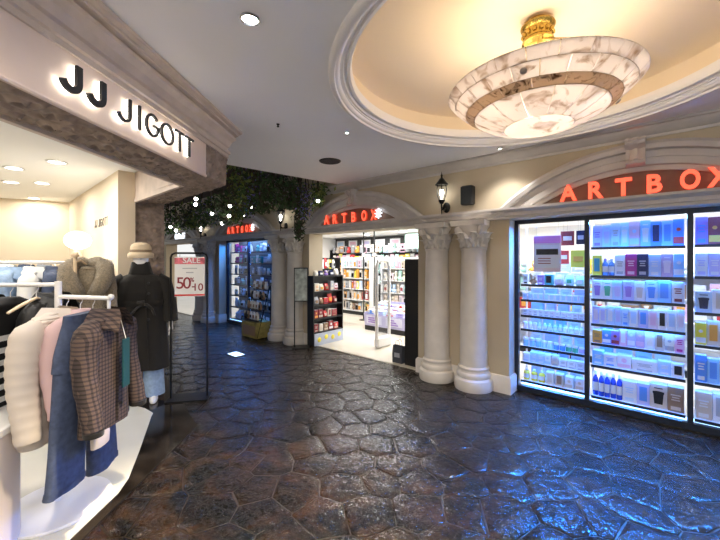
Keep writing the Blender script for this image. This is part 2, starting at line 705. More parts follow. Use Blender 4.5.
# straight band over the openings and columns
mb = MB()
prof = [(0, ZO), (.055, ZO), (.055, ZO + .03), (.075, ZO + .035), (.075, ZO + .075), (.095, ZO + .08), (.12, ZO + .105), (.12, ZO + .13), (.02, ZO + .145), (0, ZO + .145)]
mb.sweep([(S0, NW + .003), (S1, NW + .003)], prof)
struct(mb.build('trim_2', 'stone_trim', None, (0, 0, 0), FA))
# cornice under the ceiling
mb = MB()
mb.sweep([(S0, NW + .003), (S1, NW + .003)], [(0, 2.835), (.02, 2.835), (.025, 2.86), (.05, 2.865), (.07, 2.885), (.12, 2.905), (.13, 2.92), (.155, 2.925), (.155, 2.9495), (0, 2.9495)])
struct(mb.build('trim_3', 'stone_trim', None, (0, 0, 0), FA))

AZ, RI = .84, 1.676
TRIMN = [4]


def arch(c):
    prof = [(0, 0), (0, .05), (.045, .05), (.055, .075), (.12, .075), (.13, .055), (.19, .06), (.20, .10), (.245, .105), (.28, .075), (.28, 0)]
    m = MB()
    rings = []
    N = 40
    for k in range(N + 1):
        ring = []
        for dr, p in prof:
            r = RI + dr
            th = math.acos((2.19 - AZ) / r) * (2 * k / N - 1)
            ring.append((c + r * math.sin(th), NW + .004 - p, AZ + r * math.cos(th)))
        rings.append(ring)
    m.rings(rings, True, True)
    o = struct(m.build('trim_%d' % TRIMN[0], 'stone_trim', None, (0, 0, 0), FA, ang=20))
    TRIMN[0] += 1
    # brown field under the arch
    pts = [(c + (RI + .01) * math.sin(t), AZ + (RI + .01) * math.cos(t)) for t in [math.acos((2.19 - AZ) / RI) * (2 * k / 24 - 1) for k in range(25)]]
    m = MB()
    m.rings([[(x, NW + .01, z) for x, z in pts], [(x, NW - .012, z) for x, z in pts]], True, True)
    m.build('panel', 'tympanum', o, smooth=False)['label'] = 'dark brown field under the arch'
    # keystone: scroll of stacked rolls
    m = MB()
    side = [(.02, 1.72), (.125, 1.722), (.155, 1.735), (.16, 1.755), (.145, 1.775), (.12, 1.785), (.115, 1.83), (.125, 1.88), (.16, 1.895), (.185, 1.915), (.19, 1.94), (.175, 1.965), (.15, 1.972), (.15, 1.985), (.02, 1.985)]
    for x0, x1, ex in ((-.072, -.046, .022), (-.046, -.018, 0), (-.018, .018, .026), (.018, .046, 0), (.046, .072, .022)):
        m.rings([[(c + xx * (1 + .25 * (z - 1.66)), NW - p - ex, AZ + z) for p, z in side] for xx in (x0, x1)], True, True)
    m.build('keystone', 'stone_trim', o, ang=35)


for c, h in BAYS:
    arch(c)

# ---- shop behind the front: floor, ceiling, back wall
mb = MB(); mb.box(S0, S1 + .5, WN + .02, 10.2, -.03, .012)
for c_, h_ in (BAYS[1], BAYS[3]):
    mb.box(c_ - h_, c_ + h_, NW + .05, WN + .02, -.03, .012)
struct(mb.build('floor', 'shop_floor', None, (0, 0, 0), FA, smooth=False))
mb = MB(); mb.box(S0, S1 + .5, NB - .02, 10.2, 2.45, 2.55)
struct(mb.build('ceiling', 'ceiling_paint', None, (0, 0, 0), FA, smooth=False))
mb = MB(); mb.box(S0, S1 + .5, 9.4, 9.55, 0, 2.46)
struct(mb.build('wall_back', 'white', None, (0, 0, 0), FA, smooth=False))
mb = MB(); mb.box(S1, S1 + .1, NB, 9.45, 0, 2.46); 
struct(mb.build('wall_side', 'white', None, (0, 0, 0), FA, smooth=False))
mb = MB(); mb.box(-9.5, -9.42, NB, 9.45, 0, 2.46)
struct(mb.build('wall_partition', 'white', None, (0, 0, 0), FA, smooth=False))

# ---- the clothes shop's shell (left)
RD = Vector((-.733, .680)).normalized()          # direction of the cut-off corner, away from the camera
RN = Vector((RD.y, -RD.x))                        # its outward normal
SOF, FT = 2.376, 2.688
jpath = [tuple(J(0, -5.2)[:2]), tuple(J(0, 0)[:2]), tuple((Vector(JO) + RD * 2.2))]
# core of the beam
mb = MB(); mb.sweep(jpath, [(-.38, SOF + .03), (-.004, SOF + .03), (-.004, CEIL + .05), (-.38, CEIL + .05)])
struct(mb.build('wall_left', 'cornice_left', smooth=False))
# cornice
mb = MB()
mb.sweep(jpath, [(-.01, FT - .02), (.022, FT - .02), (.022, FT + .012), (.038, FT + .017), (.038, FT + .045), (.014, FT + .05), (.014, FT + .078), (.03, FT + .09), (.05, FT + .135), (.085, FT + .165),
                 (.085, FT + .182), (.070, FT + .186), (.070, FT + .202), (.108, FT + .21), (.108, FT + .226), (.14, FT + .236), (.14, CEIL + .001), (-.01, CEIL + .001)])
struct(mb.build('trim_left', 'cornice_left', ang=18))


def carve(u, v):
    """scrolling leaf relief, metres along and across"""
    P = .17
    best = 0
    i0, j0 = int(u / P), int(v / P)
    for i in (i0 - 1, i0, i0 + 1):
        for j in (j0 - 1, j0, j0 + 1):
            q = (i * 7 + j * 13) % 5
            cx, cy = (i + .5 + .18 * math.sin(q * 2.1)) * P, (j + .5 + .18 * math.cos(q * 1.3)) * P
            dx, dy = u - cx, v - cy
            r = math.hypot(dx, dy)
            if r > P * .95:
                continue
            sg = 1 if (i + j) % 2 else -1
            w = .5 + .5 * math.sin(sg * 2 * math.atan2(dy, dx) + r * 95 + q)
            best = max(best, w ** 1.4 * (1 - (r / (P * .95)) ** 2))
    return best


def carved_panel(name, p0, ux, uy, nrm, LU, LV, parent=None, depth=.034, step=.010, mat='carved'):
    p0, ux, uy, nrm = Vector(p0), Vector(ux), Vector(uy), Vector(nrm)
    m = MB()

    def fn(a, b):
        e = min(1, min(a, 1 - a) * LU / .03, min(b, 1 - b) * LV / .03)
        return p0 + ux * (a * LU) + uy * (b * LV) + nrm * (carve(a * LU, b * LV) * depth * e)
    m.grid(fn, max(4, int(LU / step)), max(4, int(LV / step)))
    o = m.build(name, mat, parent, ang=80, fix=False)
    return o


y3 = Vector((-math.sin(JA), math.cos(JA), 0)); x3 = Vector((math.cos(JA), math.sin(JA), 0)); z3 = Vector((0, 0, 1))
rd3 = Vector((*RD, 0)); rn3 = Vector((*RN, 0))
o = carved_panel('trim_soffit', J(-.375, -4.2, SOF + .02), y3, x3, -z3, 4.2, .375)
struct(o)['label'] = 'carved scroll soffit under the shop fascia'
q0 = Vector((*JO, SOF + .02)) - rn3 * .375
o = carved_panel('trim_soffit', q0, rd3, rn3, -z3, 2.15, .375)
struct(o)['label'] = 'carved scroll soffit over the cut-off shop corner'
o = carved_panel('trim_end', J(-.003, -.42, SOF + .02), y3, z3, x3, .42, FT - SOF - .03)
struct(o)['label'] = 'carved block ending the shop fascia'
o = carved_panel('trim_end', Vector((*JO, SOF + .02)) + rn3 * -.003, rd3, z3, rn3, 2.15, FT - SOF - .03)
struct(o)['label'] = 'carved block on the cut-off shop corner'
# pale fascia board and its lower bead
mb = MB()
mb.box(-.005, .008, -5.2, -.42, SOF + .02, FT - .01)
fas = struct(mb.build('wall_fascia', 'fascia', None, J(0, 0), JA, smooth=False))
mb = MB()
mb.tube([(.006, -5.2, SOF + .012), (.006, -.42, SOF + .012)], .013, 8)
mb.build('bead', 'fascia', fas)
mb = MB(); mb.sweep([tuple(J(-.375, -5.2)[:2]), tuple(Vector(J(-.375, 0)[:2]) - Vector((0, .15))), tuple(Vector(JO) - RN * .375 + RD * 2.1)], [(-.02, SOF - .02), (.018, SOF - .02), (.018, SOF + .03), (-.02, SOF + .03)])
struct(mb.build('trim_bead', 'cornice_left', smooth=False))
# carved pillar at the far end of the cut-off corner
pc = Vector((*JO, 0)) + rd3 * 1.72
mb = MB()
mb.box(0, .42, .01, .36, 0.03, SOF + .03)
pil = struct(mb.build('wall_pillar', 'carved', None, pc, math.atan2(RD.y, RD.x), smooth=False))
o = carved_panel('trim_pillar', pc - rn3 * .355 - rd3 * .002 + z3 * .05, rn3, z3, -rd3, .345, SOF - .05, step=.016)
struct(o)['label'] = 'carved scroll panel facing the pillar by the shop corner'

# floor of the clothes shop with its black stone edge
white_poly = [(-9.5, .2), (-1.70, .2), (-1.69, 2.45), (-1.73, 2.62), (-1.88, 2.98), (-2.17, 3.64), (-2.20, 3.72), (-2.36, 3.84), (-2.62, 3.95), (-3.05, 4.55), (-9.5, 10.2)]
mb = MB(); mb.prism(white_poly, -.01, .022)
struct(mb.build('floor', 'cream_floor', smooth=False))
edge_poly = [(-9.5, .2), (-1.66, .2), (-1.60, 3.45), (-2.42, 4.50), (-2.75, 4.95), (-9.5, 10.9)]
mb = MB(); mb.prism(edge_poly, -.015, .016)
struct(mb.build('floor', 'marble_black', smooth=False))
# inner walls and ceiling
JH = 2.72
mb = MB(); mb.prism([(-9.6, .0), tuple(J(-.36, -3.5)[:2]), tuple(J(-.36, -.15)[:2]), tuple((Vector(JO) - RN * .36 + RD * 2.1)), (-9.6, 10.3)], JH, JH + .08)
struct(mb.build('ceiling', 'cream_ceiling', smooth=False))
w0 = Vector((-2.89, 4.18, 0))
mb = MB(); mb.box(0, 3.5, -.18, 0, .02, JH)
pw = struct(mb.build('wall_inner', 'cream_wall', None, w0, math.atan2(RD.y, RD.x), smooth=False))
w1 = Vector((-5.40, 6.56, 0))
dv = Vector((-.86, -.5, 0)).normalized()
mb = MB(); mb.box(-.3, 5, -.12, 0, .02, JH)
struct(mb.build('wall_back', 'cream_wall', None, w1, math.atan2(dv.y, dv.x), smooth=False))
mb = MB(); mb.box(-9.6, -9.5, 0, 5, .02, JH)
struct(mb.build('wall_far', 'cream_wall', smooth=False))
mb = MB(); mb.box(-9.6, -1.9, .0, .1, .02, JH)
struct(mb.build('wall_near', 'cream_wall', smooth=False))
# the clothes shop's outer wall running on behind the pillar
o0 = Vector((*JO, 0)) + rd3 * 2.14
mb = MB(); mb.box(0, 6.0, .02, .16, 0, 3.36)
struct(mb.build('wall_outer', 'wall_beige', None, o0, math.atan2(RD.y, RD.x), smooth=False))
# ================================================================== COLUMNS
def make_column():
    root = thing('column', '', 'column')
    b = MB()
    b.lathe([(.0, 0), (.235, 0), (.243, .03), (.243, .10), (.235, .135), (.215, .15), (.205, .155), (.212, .175), (.214, .20), (.205, .22), (.192, .228), (.186, .25), (.194, .262), (.194, .28), (.183, .29), (.178, .30), (0, .30)], 40)
    b.build('base', 'column_stone', root, ang=35)
    s = MB()
    prof = [(.172, .295), (.172, .32)] + [(.172 - .020 * (k / 12) ** 1.6, .34 + k * (1.76 - .34) / 12) for k in range(13)] + [(.16, 1.775), (.165, 1.785), (.16, 1.797), (.15, 1.80)]
    s.lathe(prof, 40)
    s.build('shaft', 'column_stone', root, ang=35)
    c = MB()
    c.lathe([(.0, 1.795), (.145, 1.795), (.148, 1.84), (.150, 1.95), (.165, 2.03), (.20, 2.08), (0, 2.08)], 32)
    cap = c.build('capital', 'column_stone', root, ang=35)
    a = MB()
    pts = []
    for k in range(4):          # concave-sided abacus
        for j in range(6):
            t = -1 + 2 * j / 6
            r = .245 - .045 * (1 - t * t)
            w = .205 * t
            ang = k * PI / 2
            x, y = w, -r + .02
            if j == 0:
                x = -.215
            pts.append((x * math.cos(ang) - y * math.sin(ang), x * math.sin(ang) + y * math.cos(ang)))
    a.rings([[(p[0] * .93, p[1] * .93, 2.075) for p in pts], [(*p, 2.085) for p in pts], [(*p, 2.12) for p in pts], [(p[0] * 1.02, p[1] * 1.02, 2.125) for p in pts], [(p[0] * 1.02, p[1] * 1.02, 2.145) for p in pts]], True, True)
    a.build('abacus', 'column_stone', cap, ang=30)

    def leaf(h, w, curl, r0):
        m = MB()
        rows = []
        for i in range(9):
            t = i / 8
            out = r0 + .012 + curl * (t ** 3) * 1.0
            z = h * (t if t < .85 else .85 + (t - .85) * .2 - (t - .85) * .5)
            ww = w * (.55 + .55 * math.sin(PI * min(1, t * .95 + .05)) + .08 * math.sin(t * 22))
            row = []
            for j in range(7):
                u = -1 + 2 * j / 6
                lob = .016 * math.cos(u * 6 + i * .5)
                row.append((u * ww / 2, -(out - .012 * abs(u) + lob), z))
            rows.append(row)
        m.rings(rows, closed=False)
        m.rings([[(x, y + .012, z) for x, y, z in r_] for r_ in rows], closed=False)
        return m
    proto = None
    for row, (h, w, curl, r0, z0, n, off) in enumerate(((.145, .115, .085, .148, 1.80, 8, 0), (.22, .11, .105, .150, 1.81, 8, PI / 8))):
        proto = None
        for k in range(n):
            if proto is None:
                proto = leaf(h, w, curl, r0).build('acanthus_leaf', 'column_stone', cap, (0, 0, z0), off, ang=60)
            else:
                l = proto.copy(); COL.objects.link(l); l.rotation_euler = (0, 0, off + k * 2 * PI / n)
    proto = None
    for k in range(4):          # corner volutes
        if proto is None:
            m = MB()
            sp = []
            for i in range(26):
                t = i / 25 * 2.2 * 2 * PI
                rr = .044 * (1 - i / 29)
                sp.append((.165 + rr * math.cos(t + 1.2) + .035, 0, 2.03 + rr * math.sin(t + 1.2)))
            sp = [(.14, 0, 1.93), (.155, 0, 1.98)] + sp
            m.tube(sp, [.016] * 2 + [.020 - .010 * i / 25 for i in range(26)], 6, flat=1.6)
            proto = m.build('volute', 'column_stone', cap, rotz=PI / 4, ang=60)
        else:
            l = proto.copy(); COL.objects.link(l); l.rotation_euler = (0, 0, PI / 4 + k * PI / 2)
    return root


col0 = make_column()
cl = []
for s_, h_ in PAIRS:
    cl += [(s_ + h_, 0), (s_ - h_, 1)]
names = [('stone corinthian column beside the big blue-lit shop window', 'stone corinthian column beside the open shop entrance and black shelf end'),
         ('stone corinthian column behind the small framed poster stand', 'stone corinthian column between poster stand and tiered bag display'),
         ('far stone corinthian column beside the blue-lit narrow window', 'far stone corinthian column partly behind the red sale sign')]
for i, (s_, q) in enumerate(cl):
    o = col0 if i == 0 else copy_tree(col0)
    o.location = F(s_, NW - .062)
    o.rotation_euler = (0, 0, FA)
    o['label'] = names[i // 2][q]
    o['group'] = 'paired stone columns of the shop front'


# ================================================================== WALL LANTERNS AND SPEAKER
def make_lantern():
    root = thing('wall_lantern', '', 'lantern')      # origin on the wall face, front is -y
    b = MB(); b.lathe([(.0, 0), (.055, 0), (.05, .018), (.03, .03), (0, .03)], 20)
    b.xform(Matrix.Translation((0, 0, -.16)) @ Matrix.Rotation(PI / 2, 4, 'X') @ Matrix.Scale(1.35, 4, (0, 1, 0)))
    b.build('wall_plate', 'black_metal', root)
    a = MB(); a.tube([(0, -.02, -.17), (0, -.06, -.20), (0, -.11, -.20), (0, -.14, -.16), (0, -.14, -.12)], .011, 8)
    a.tube([(0, -.14, -.16), (0, -.14, -.22), (0, -.14, -.265)], [.012, .009, .004], 8)
    a.build('bracket', 'black_metal', root)
    c = MB(); c.lathe([(0, -.125), (.02, -.125), (.03, -.105), (.045, -.085), (.04, -.07), (0, -.07)], 16, (0, -.14))
    c.build('cup', 'black_metal', root)
    g = MB(); g.lathe([(.036, -.07), (.062, -.01), (.072, .05), (.066, .11), (.055, .135)], 12, (0, -.14))
    g.build('glass', 'glass', root)
    rb = None
    for k in range(6):
        if rb is None:
            m = MB(); m.tube([(.038, 0, -.07), (.064, 0, -.01), (.074, 0, .05), (.068, 0, .11), (.057, 0, .137)], .004, 5)
            rb = m.build('rib', 'black_metal', root, (0, -.14, 0))
        else:
            l = rb.copy(); COL.objects.link(l); l.rotation_euler = (0, 0, k * PI / 3)
    r_ = MB(); r_.lathe([(0, .13), (.085, .13), (.088, .14), (.05, .185), (.03, .215), (.014, .225), (.012, .25), (.016, .258), (.006, .285), (.0, .32)], 20, (0, -.14))
    r_.build('roof', 'black_metal', root)
    bl = MB(); bl.lathe([(0, -.06), (.012, -.055), (.014, -.02), (.024, .0), (.030, .03), (.022, .06), (0, .075)], 14, (0, -.14))
    bl.build('bulb', 'bulb', root)
    return root


lan = make_lantern()
for i, (s_, z_, lb) in enumerate(((-2.30, 2.53, 'lit black wall lantern beside the black loudspeaker box'), (-5.93, 2.50, 'lit black wall lantern under the leafy garlands'), (-9.55, 2.48, 'far lit black wall lantern above the sale sign'))):
    o = lan if i == 0 else copy_tree(lan)
    o.location = F(s_, NW, z_)
    o.rotation_euler = (0, 0, FA)
    o['label'] = lb
    o['group'] = 'wall lanterns over the columns'
    light('lantern_light', 'POINT', F(s_, NW - .14, z_ + .02), 3.5, (1, .88, .66), .03)

sp = thing('wall_speaker', 'black loudspeaker box on the beige wall beside the lantern', 'loudspeaker', F(-1.965, NW, 2.49), FA)
mb = MB(); mb.cbox((0, -.06, 0), (.165, .11, .25), .015); mb.build('cabinet', 'black', sp)
mb = MB(); mb.cbox((0, -.118, 0), (.145, .008, .225), .003); mb.build('grille', M('grille', (.02, .025, .03), .7, bump=(400, .6, .002)), sp)


# ================================================================== WINDOW GOODS
PAL = {
    'white': (.78, .78, .80), 'pale blue': (.50, .66, .85), 'pale teal': (.50, .74, .80), 'lavender': (.56, .54, .80), 'pink': (.80, .50, .62), 'pale pink': (.80, .66, .70),
    'blue': (.12, .32, .78), 'deep blue': (.03, .08, .62), 'magenta': (.50, .04, .25), 'navy': (.012, .02, .08), 'mauve': (.55, .42, .62), 'light blue': (.30, .58, .85),
    'beige': (.66, .56, .46), 'brown': (.32, .20, .12), 'orange': (.80, .36, .06), 'yellow': (.85, .72, .08), 'purple': (.36, .22, .62), 'green': (.08, .42, .24), 'teal': (.05, .35, .40),
    'black': (.015, .015, .018), 'red': (.62, .05, .05), 'maroon': (.28, .04, .05), 'grey': (.42, .43, .46), 'cream': (.80, .74, .62), 'silver': (.6, .62, .66), 'mint': (.45, .75, .64)}


def cm(c, kind=''):
    return M('goods_' + c.replace(' ', '_') + kind, PAL[c], .4 if not kind else .15, spec=.4)


def carton(name, w, d, h, c, c2, style):
    """printed carton, front towards -y, standing on z=0"""
    m = MB(); m.cbox((0, 0, h / 2), (w, d, h), min(.004, w * .08))
    o = m.build(name, cm(c), smooth=False)
    p = MB()
    y = -d / 2 - .0012
    if style == 'tumbler':                     # picture of a cup with a lid
        tw = w * .30
        p.rings([[(-tw * .8, yy, h * .18), (tw * .8, yy, h * .18), (tw, yy, h * .60), (tw * 1.12, yy, h * .62), (tw * 1.12, yy, h * .70), (tw * .3, yy, h * .72), (-tw * .3, yy, h * .72), (-tw * 1.12, yy, h * .70), (-tw * 1.12, yy, h * .62), (-tw, yy, h * .60)] for yy in (y, -d / 2 + .001)], True, True)
        p.box(-w * .25, w * .25, y, -d / 2 + .001, h * .82, h * .86)
    elif style == 'window':
        p.box(-w * .30, w * .30, y, -d / 2 + .001, h * .2, h * .86)
    elif style == 'text':
        for k, ww in enumerate((.30, .22, .26)):
            p.box(-w * ww, w * ww, y, -d / 2 + .001, h * (.66 - k * .10), h * (.71 - k * .10))
        p.box(-w * .30, w * .30, y, -d / 2 + .001, h * .08, h * .22)
    else:                                      # band with a round mark
        p.box(-w * .45, w * .45, y, -d / 2 + .001, h * .10, h * .34)
        ring = [(w * .2 * math.cos(a), h * .62 + w * .2 * math.sin(a)) for a in [k * PI / 6 for k in range(12)]]
        p.rings([[(x, yy, z) for x, z in ring] for yy in (y, -d / 2 + .001)], True, True)
    p.build('print', cm(c2), o, smooth=False)
    l = MB(); l.box(-w / 2 * .96, w / 2 * .96, -d / 2 * .96, d / 2 * .96, h - .0005, h + .0015)
    l.build('lid', cm('white' if c not in ('navy', 'black', 'magenta') else c), o, smooth=False)
    return o


def bottle(name, w, d, h, c, c2, style):
    r = w / 2
    m = MB(); m.lathe([(0, 0), (r * .92, 0), (r, h * .03), (r, h * .62), (r * .9, h * .72), (r * .42, h * .80), (r * .42, h * .86), (0, h * .86)], 14)
    o = m.build(name, cm(c, '_gloss'), ang=50)
    k = MB(); k.lathe([(0, h * .85), (r * .5, h * .85), (r * .5, h * .98), (r * .45, h), (0, h)], 12); k.build('cap', cm(c2), o, ang=40)
    k = MB(); k.lathe([(r * 1.015, h * .2), (r * 1.015, h * .55)], 10, a0=-PI * .85, a1=-PI * .15); k.build('label_band', cm('white'), o)
    return o


def jar(name, w, d, h, c, c2, style):
    r = w / 2
    m = MB(); m.lathe([(0, 0), (r * .95, 0), (r, h * .05), (r, h * .68), (r * .9, h * .74), (0, h * .74)], 14)
    o = m.build(name, cm(c, '_gloss'), ang=50)
    k = MB(); k.lathe([(0, h * .72), (r * .95, h * .72), (r * .95, h * .96), (r * .88, h), (0, h)], 14); k.build('cap', cm(c2), o, ang=40)
    return o


def plush(name, w, d, h, c, c2, style):
    m = MB()
    r = w / 2
    m.lathe([(0, 0), (r * .6, .0), (r * .95, h * .15), (r * .9, h * .35), (r * .6, h * .46), (r * .75, h * .55), (r * .85, h * .7), (r * .7, h * .86), (r * .3, h * .93), (0, h * .94)], 12)
    o = m.build(name, cm(c), ang=80)
    for sx in (-1, 1):
        e = MB(); e.lathe([(0, h * .84), (r * .22, h * .86), (r * .28, h * .93), (r * .2, h * .99), (0, h)], 8, (sx * r * .48, 0)); e.build('ear', cm(c), o, ang=80)
        e = MB(); e.tube([(sx * r * .8, 0, h * .40), (sx * r * 1.0, -r * .5, h * .22)], [r * .25, r * .18], 6); e.build('arm', cm(c), o, ang=80)
    e = MB(); e.lathe([(0, -.001), (r * .4, 0), (0, r * .14)], 10); e.xform(Matrix.Translation((0, -r * .74, h * .66)) @ Matrix.Rotation(PI / 2, 4, 'X')); e.build('muzzle', cm(c2), o, ang=80)
    return o


def pack(name, w, d, h, c, c2, style):
    """hanging blister pack: card with header and a bulge"""
    m = MB(); m.box(-w / 2, w / 2, -.002, .002, 0, h)
    o = m.build(name, cm(c), smooth=False)
    k = MB(); k.cbox((0, -.012, h * .38), (w * .76, .024, h * .55), .008); k.build('bubble', cm(c2, '_gloss'), o)
    k = MB(); k.box(-w * .3, w * .3, -.004, -.001, h * .76, h * .9); k.build('print', cm('white'), o, smooth=False)
    return o


def pouch(name, w, d, h, c, c2, style):
    m = MB()
    rings = []
    for z, a, b in ((0, .9, .3), (.08, .98, .9), (.35, 1, 1), (.7, .95, .75), (.88, .9, .2), (1, .92, .04)):
        rings.append([(w / 2 * a * math.cos(t) if abs(math.cos(t)) < .5 else w / 2 * a * math.copysign(1 - .15 * abs(math.sin(t)), math.cos(t)), d / 2 * b * math.sin(t), z * h) for t in [k * PI / 6 for k in range(12)]])
    m.rings(rings, True, True)
    o = m.build(name, cm(c, '_gloss'), ang=60)
    k = MB(); k.box(-w * .28, w * .28, -d / 2 - .003, -d / 2 + .01, h * .25, h * .6); k.build('print', cm(c2), o, smooth=False)
    return o


KIND = {'carton': (carton, 'printed carton', 'box'), 'bottle': (bottle, 'plastic bottle', 'bottle'), 'jar': (jar, 'lidded jar', 'jar'), 'plush': (plush, 'plush toy', 'toy'),
        'pack': (pack, 'hanging blister pack', 'package'), 'pouch': (pouch, 'sealed pouch', 'pouch')}
STY = {'t': ('tumbler', 'cup carton'), 'w': ('window', 'window carton'), 'x': ('text', 'lettered carton'), 'b': ('band', 'banded carton')}
ORD = ['bottom shelf', 'second shelf up', 'third shelf up', 'fourth shelf up', 'fifth shelf up', 'sixth shelf up', 'top shelf']


def put(kind, w, d, h, c, c2, sty, pos, rotz, where, group, jitter=0):
    fn, noun, cat = KIND[kind]
    style = 'band'
    nm = {'carton': 'carton', 'bottle': 'bottle', 'jar': 'jar', 'plush': 'plush_toy', 'pack': 'blister_pack', 'pouch': 'pouch'}[kind]
    if kind == 'carton':
        style, noun = STY[sty]
    o = fn(nm, w, d, h, c, c2, style)
    o.location = pos
    o.rotation_euler = (0, 0, rotz + rnd.uniform(-jitter, jitter))
    mid = '' if c2 == 'white' else (' with %s %s' % (c2, {'carton': 'print', 'bottle': 'cap', 'jar': 'lid', 'plush': 'muzzle', 'pack': 'filling', 'pouch': 'print'}[kind]))
    return tag(o, '%s %s%s, %s' % (c, noun, mid, where), cat, group)


def shelf_unit(name, label, cat, panes, zs_by_pane, n0, n1, led='led_white', board='shelf_white'):
    """dark-edged window shelving: boards and led strips, built along the front"""
    root = thing(name, label, cat, (0, 0, 0), FA)
    for (a, b), zs in zip(panes, zs_by_pane):
        for z in zs:
            m = MB(); m.box(a + .01, b - .01, n0, n1, z - .014, z)
            o = m.build('shelf', board, root, smooth=False)
            m = MB(); m.box(a + .01, b - .01, n0 - .012, n0 + .001, z - .024, z + .004)
            m.build('edge_strip', 'frame_dark', o, smooth=False)
            m = MB(); m.box(a + .03, b - .03, n0 + .012, n0 + .026, z - .022, z - .0145)
            m.build('led_strip', led, o, smooth=False)
    return root


# ---- the big window: frame and panes
def window(name, c, h, divs, n, label):
    a, b = c - h, c + h
    m = MB()
    m.box(a, a + .045, n - .03, n + .03, .012, ZO)
    m.box(b - .045, b, n - .03, n + .03, .012, ZO)
    m.box(a, b, n - .03, n + .03, ZO - .05, ZO)
    m.box(a, b, n - .035, n + .03, .012, .075)
    o = struct(m.build(name, 'frame_dark', None, (0, 0, 0), FA, smooth=False))
    o['label'] = label
    for s_ in divs:
        m = MB(); m.box(s_ - .022, s_ + .022, n - .03, n + .03, .075, ZO - .05)
        m.build('mullion', 'frame_dark', o, smooth=False)
    xs = [a + .045] + [d for d in divs] + [b - .045]
    for k in range(len(xs) - 1):
        m = MB(); m.box(xs[k] + .02, xs[k + 1] - .02, n - .004, n + .004, .075, ZO - .05)
        m.build('pane', 'glass', o, smooth=False)
    return o


window('window_1', -.235, 1.225, [-.683, .163], WN, 'big dark-framed shop window, blue lit')
panes = [(-1.415, -.705), (-.661, .141), (.185, .945)]
ZS = [[.125, .36, .558, .776, .95, 1.147, 1.34], [.115, .465, .711, .93, 1.21, 1.473, 1.787], [.105, .463, .824, 1.139, 1.487, 1.794]]
SN0, SN1 = 4.70, 5.08
wsh = shelf_unit('window_shelving', 'white shelving with dark edges behind the big blue-lit window', 'shelving', panes, ZS, SN0, SN1)
for x in (-1.44, -.683, .163, .97):
    MB().box(x - .008, x + .008, SN1 - .02, SN1, .012, 2.1).build('upright', 'shelf_white', wsh, smooth=False)

ROWS = {}
ROWS[1] = [
    [('bottle', 'deep blue', 'white', '', .05, .24)] * 5 + [('carton', 'white', 'pale blue', 'x', .115, .2), ('carton', 'lavender', 'blue', 'w', .10, .2), ('carton', 'beige', 'black', 't', .13, .22), ('carton', 'brown', 'beige', 'x', .12, .22)],
    [('carton', 'light blue', 'white', 'x', .10, .14), ('carton', 'white', 'blue', 'x', .11, .12), ('carton', 'white', 'pink', 'b', .12, .13), ('carton', 'white', 'grey', 'x', .20, .11), ('carton', 'pale blue', 'white', 'x', .10, .13), ('carton', 'white', 'black', 'w', .09, .12)],
    [('carton', 'orange', 'brown', 'x', .085, .13), ('carton', 'blue', 'white', 'b', .075, .14), ('carton', 'purple', 'maroon', 'b', .07, .14), ('carton', 'pink', 'white', 'w', .06, .17), ('carton', 'lavender', 'white', 'b', .065, .18), ('carton', 'mauve', 'pink', 'b', .07, .19), ('carton', 'white', 'cream', 'w', .075, .17), ('carton', 'beige', 'brown', 'w', .07, .17), ('carton', 'cream', 'grey', 'b', .07, .16), ('carton', 'pink', 'magenta', 'x', .07, .17)],
    [('carton', 'lavender', 'pale pink', 'w', .06, .17), ('carton', 'white', 'lavender', 'w', .06, .17), ('carton', 'pale blue', 'white', 'w', .065, .18), ('carton', 'pale blue', 'lavender', 'w', .06, .18), ('carton', 'pale blue', 'blue', 'x', .06, .17), ('carton', 'white', 'pale blue', 'w', .07, .17), ('carton', 'lavender', 'blue', 'w', .075, .17), ('carton', 'pale pink', 'pink', 'w', .07, .17), ('carton', 'white', 'black', 'w', .065, .18), ('carton', 'white', 'pale blue', 'w', .07, .18), ('carton', 'white', 'pale pink', 'w', .055, .19)],
    [('carton', 'white', 'purple', 't', .085, .185), ('carton', 'white', 'green', 't', .085, .185), ('carton', 'pale blue', 'lavender', 't', .085, .185), ('carton', 'lavender', 'purple', 't', .09, .19), ('carton', 'white', 'beige', 't', .085, .185), ('carton', 'pale blue', 'blue', 't', .09, .195), ('carton', 'light blue', 'blue', 'w', .10, .20), ('carton', 'white', 'maroon', 'x', .09, .19)],
    [('carton', 'yellow', 'teal', 'w', .085, .20), ('bottle', 'blue', 'purple', '', .055, .17), ('bottle', 'blue', 'pale blue', '', .055, .165), ('carton', 'white', 'grey', 'x', .09, .20), ('carton', 'magenta', 'pink', 'x', .095, .21), ('carton', 'navy', 'grey', 'x', .09, .21), ('carton', 'pale blue', 'white', 'x', .095, .205), ('carton', 'mauve', 'pale pink', 't', .09, .21), ('carton', 'light blue', 'white', 'b', .08, .21)],
    [('carton', 'lavender', 'purple', 'x', .085, .22), ('carton', 'pale blue', 'lavender', 't', .075, .22), ('carton', 'pale blue', 'grey', 'x', .075, .235), ('carton', 'pale teal', 'white', 't', .07, .235), ('carton', 'pink', 'pale blue', 'b', .085, .24), ('carton', 'light blue', 'white', 't', .08, .245), ('carton', 'blue', 'navy', 'w', .08, .23), ('carton', 'light blue', 'blue', 'w', .08, .23), ('carton', 'blue', 'red', 'b', .08, .24)]]
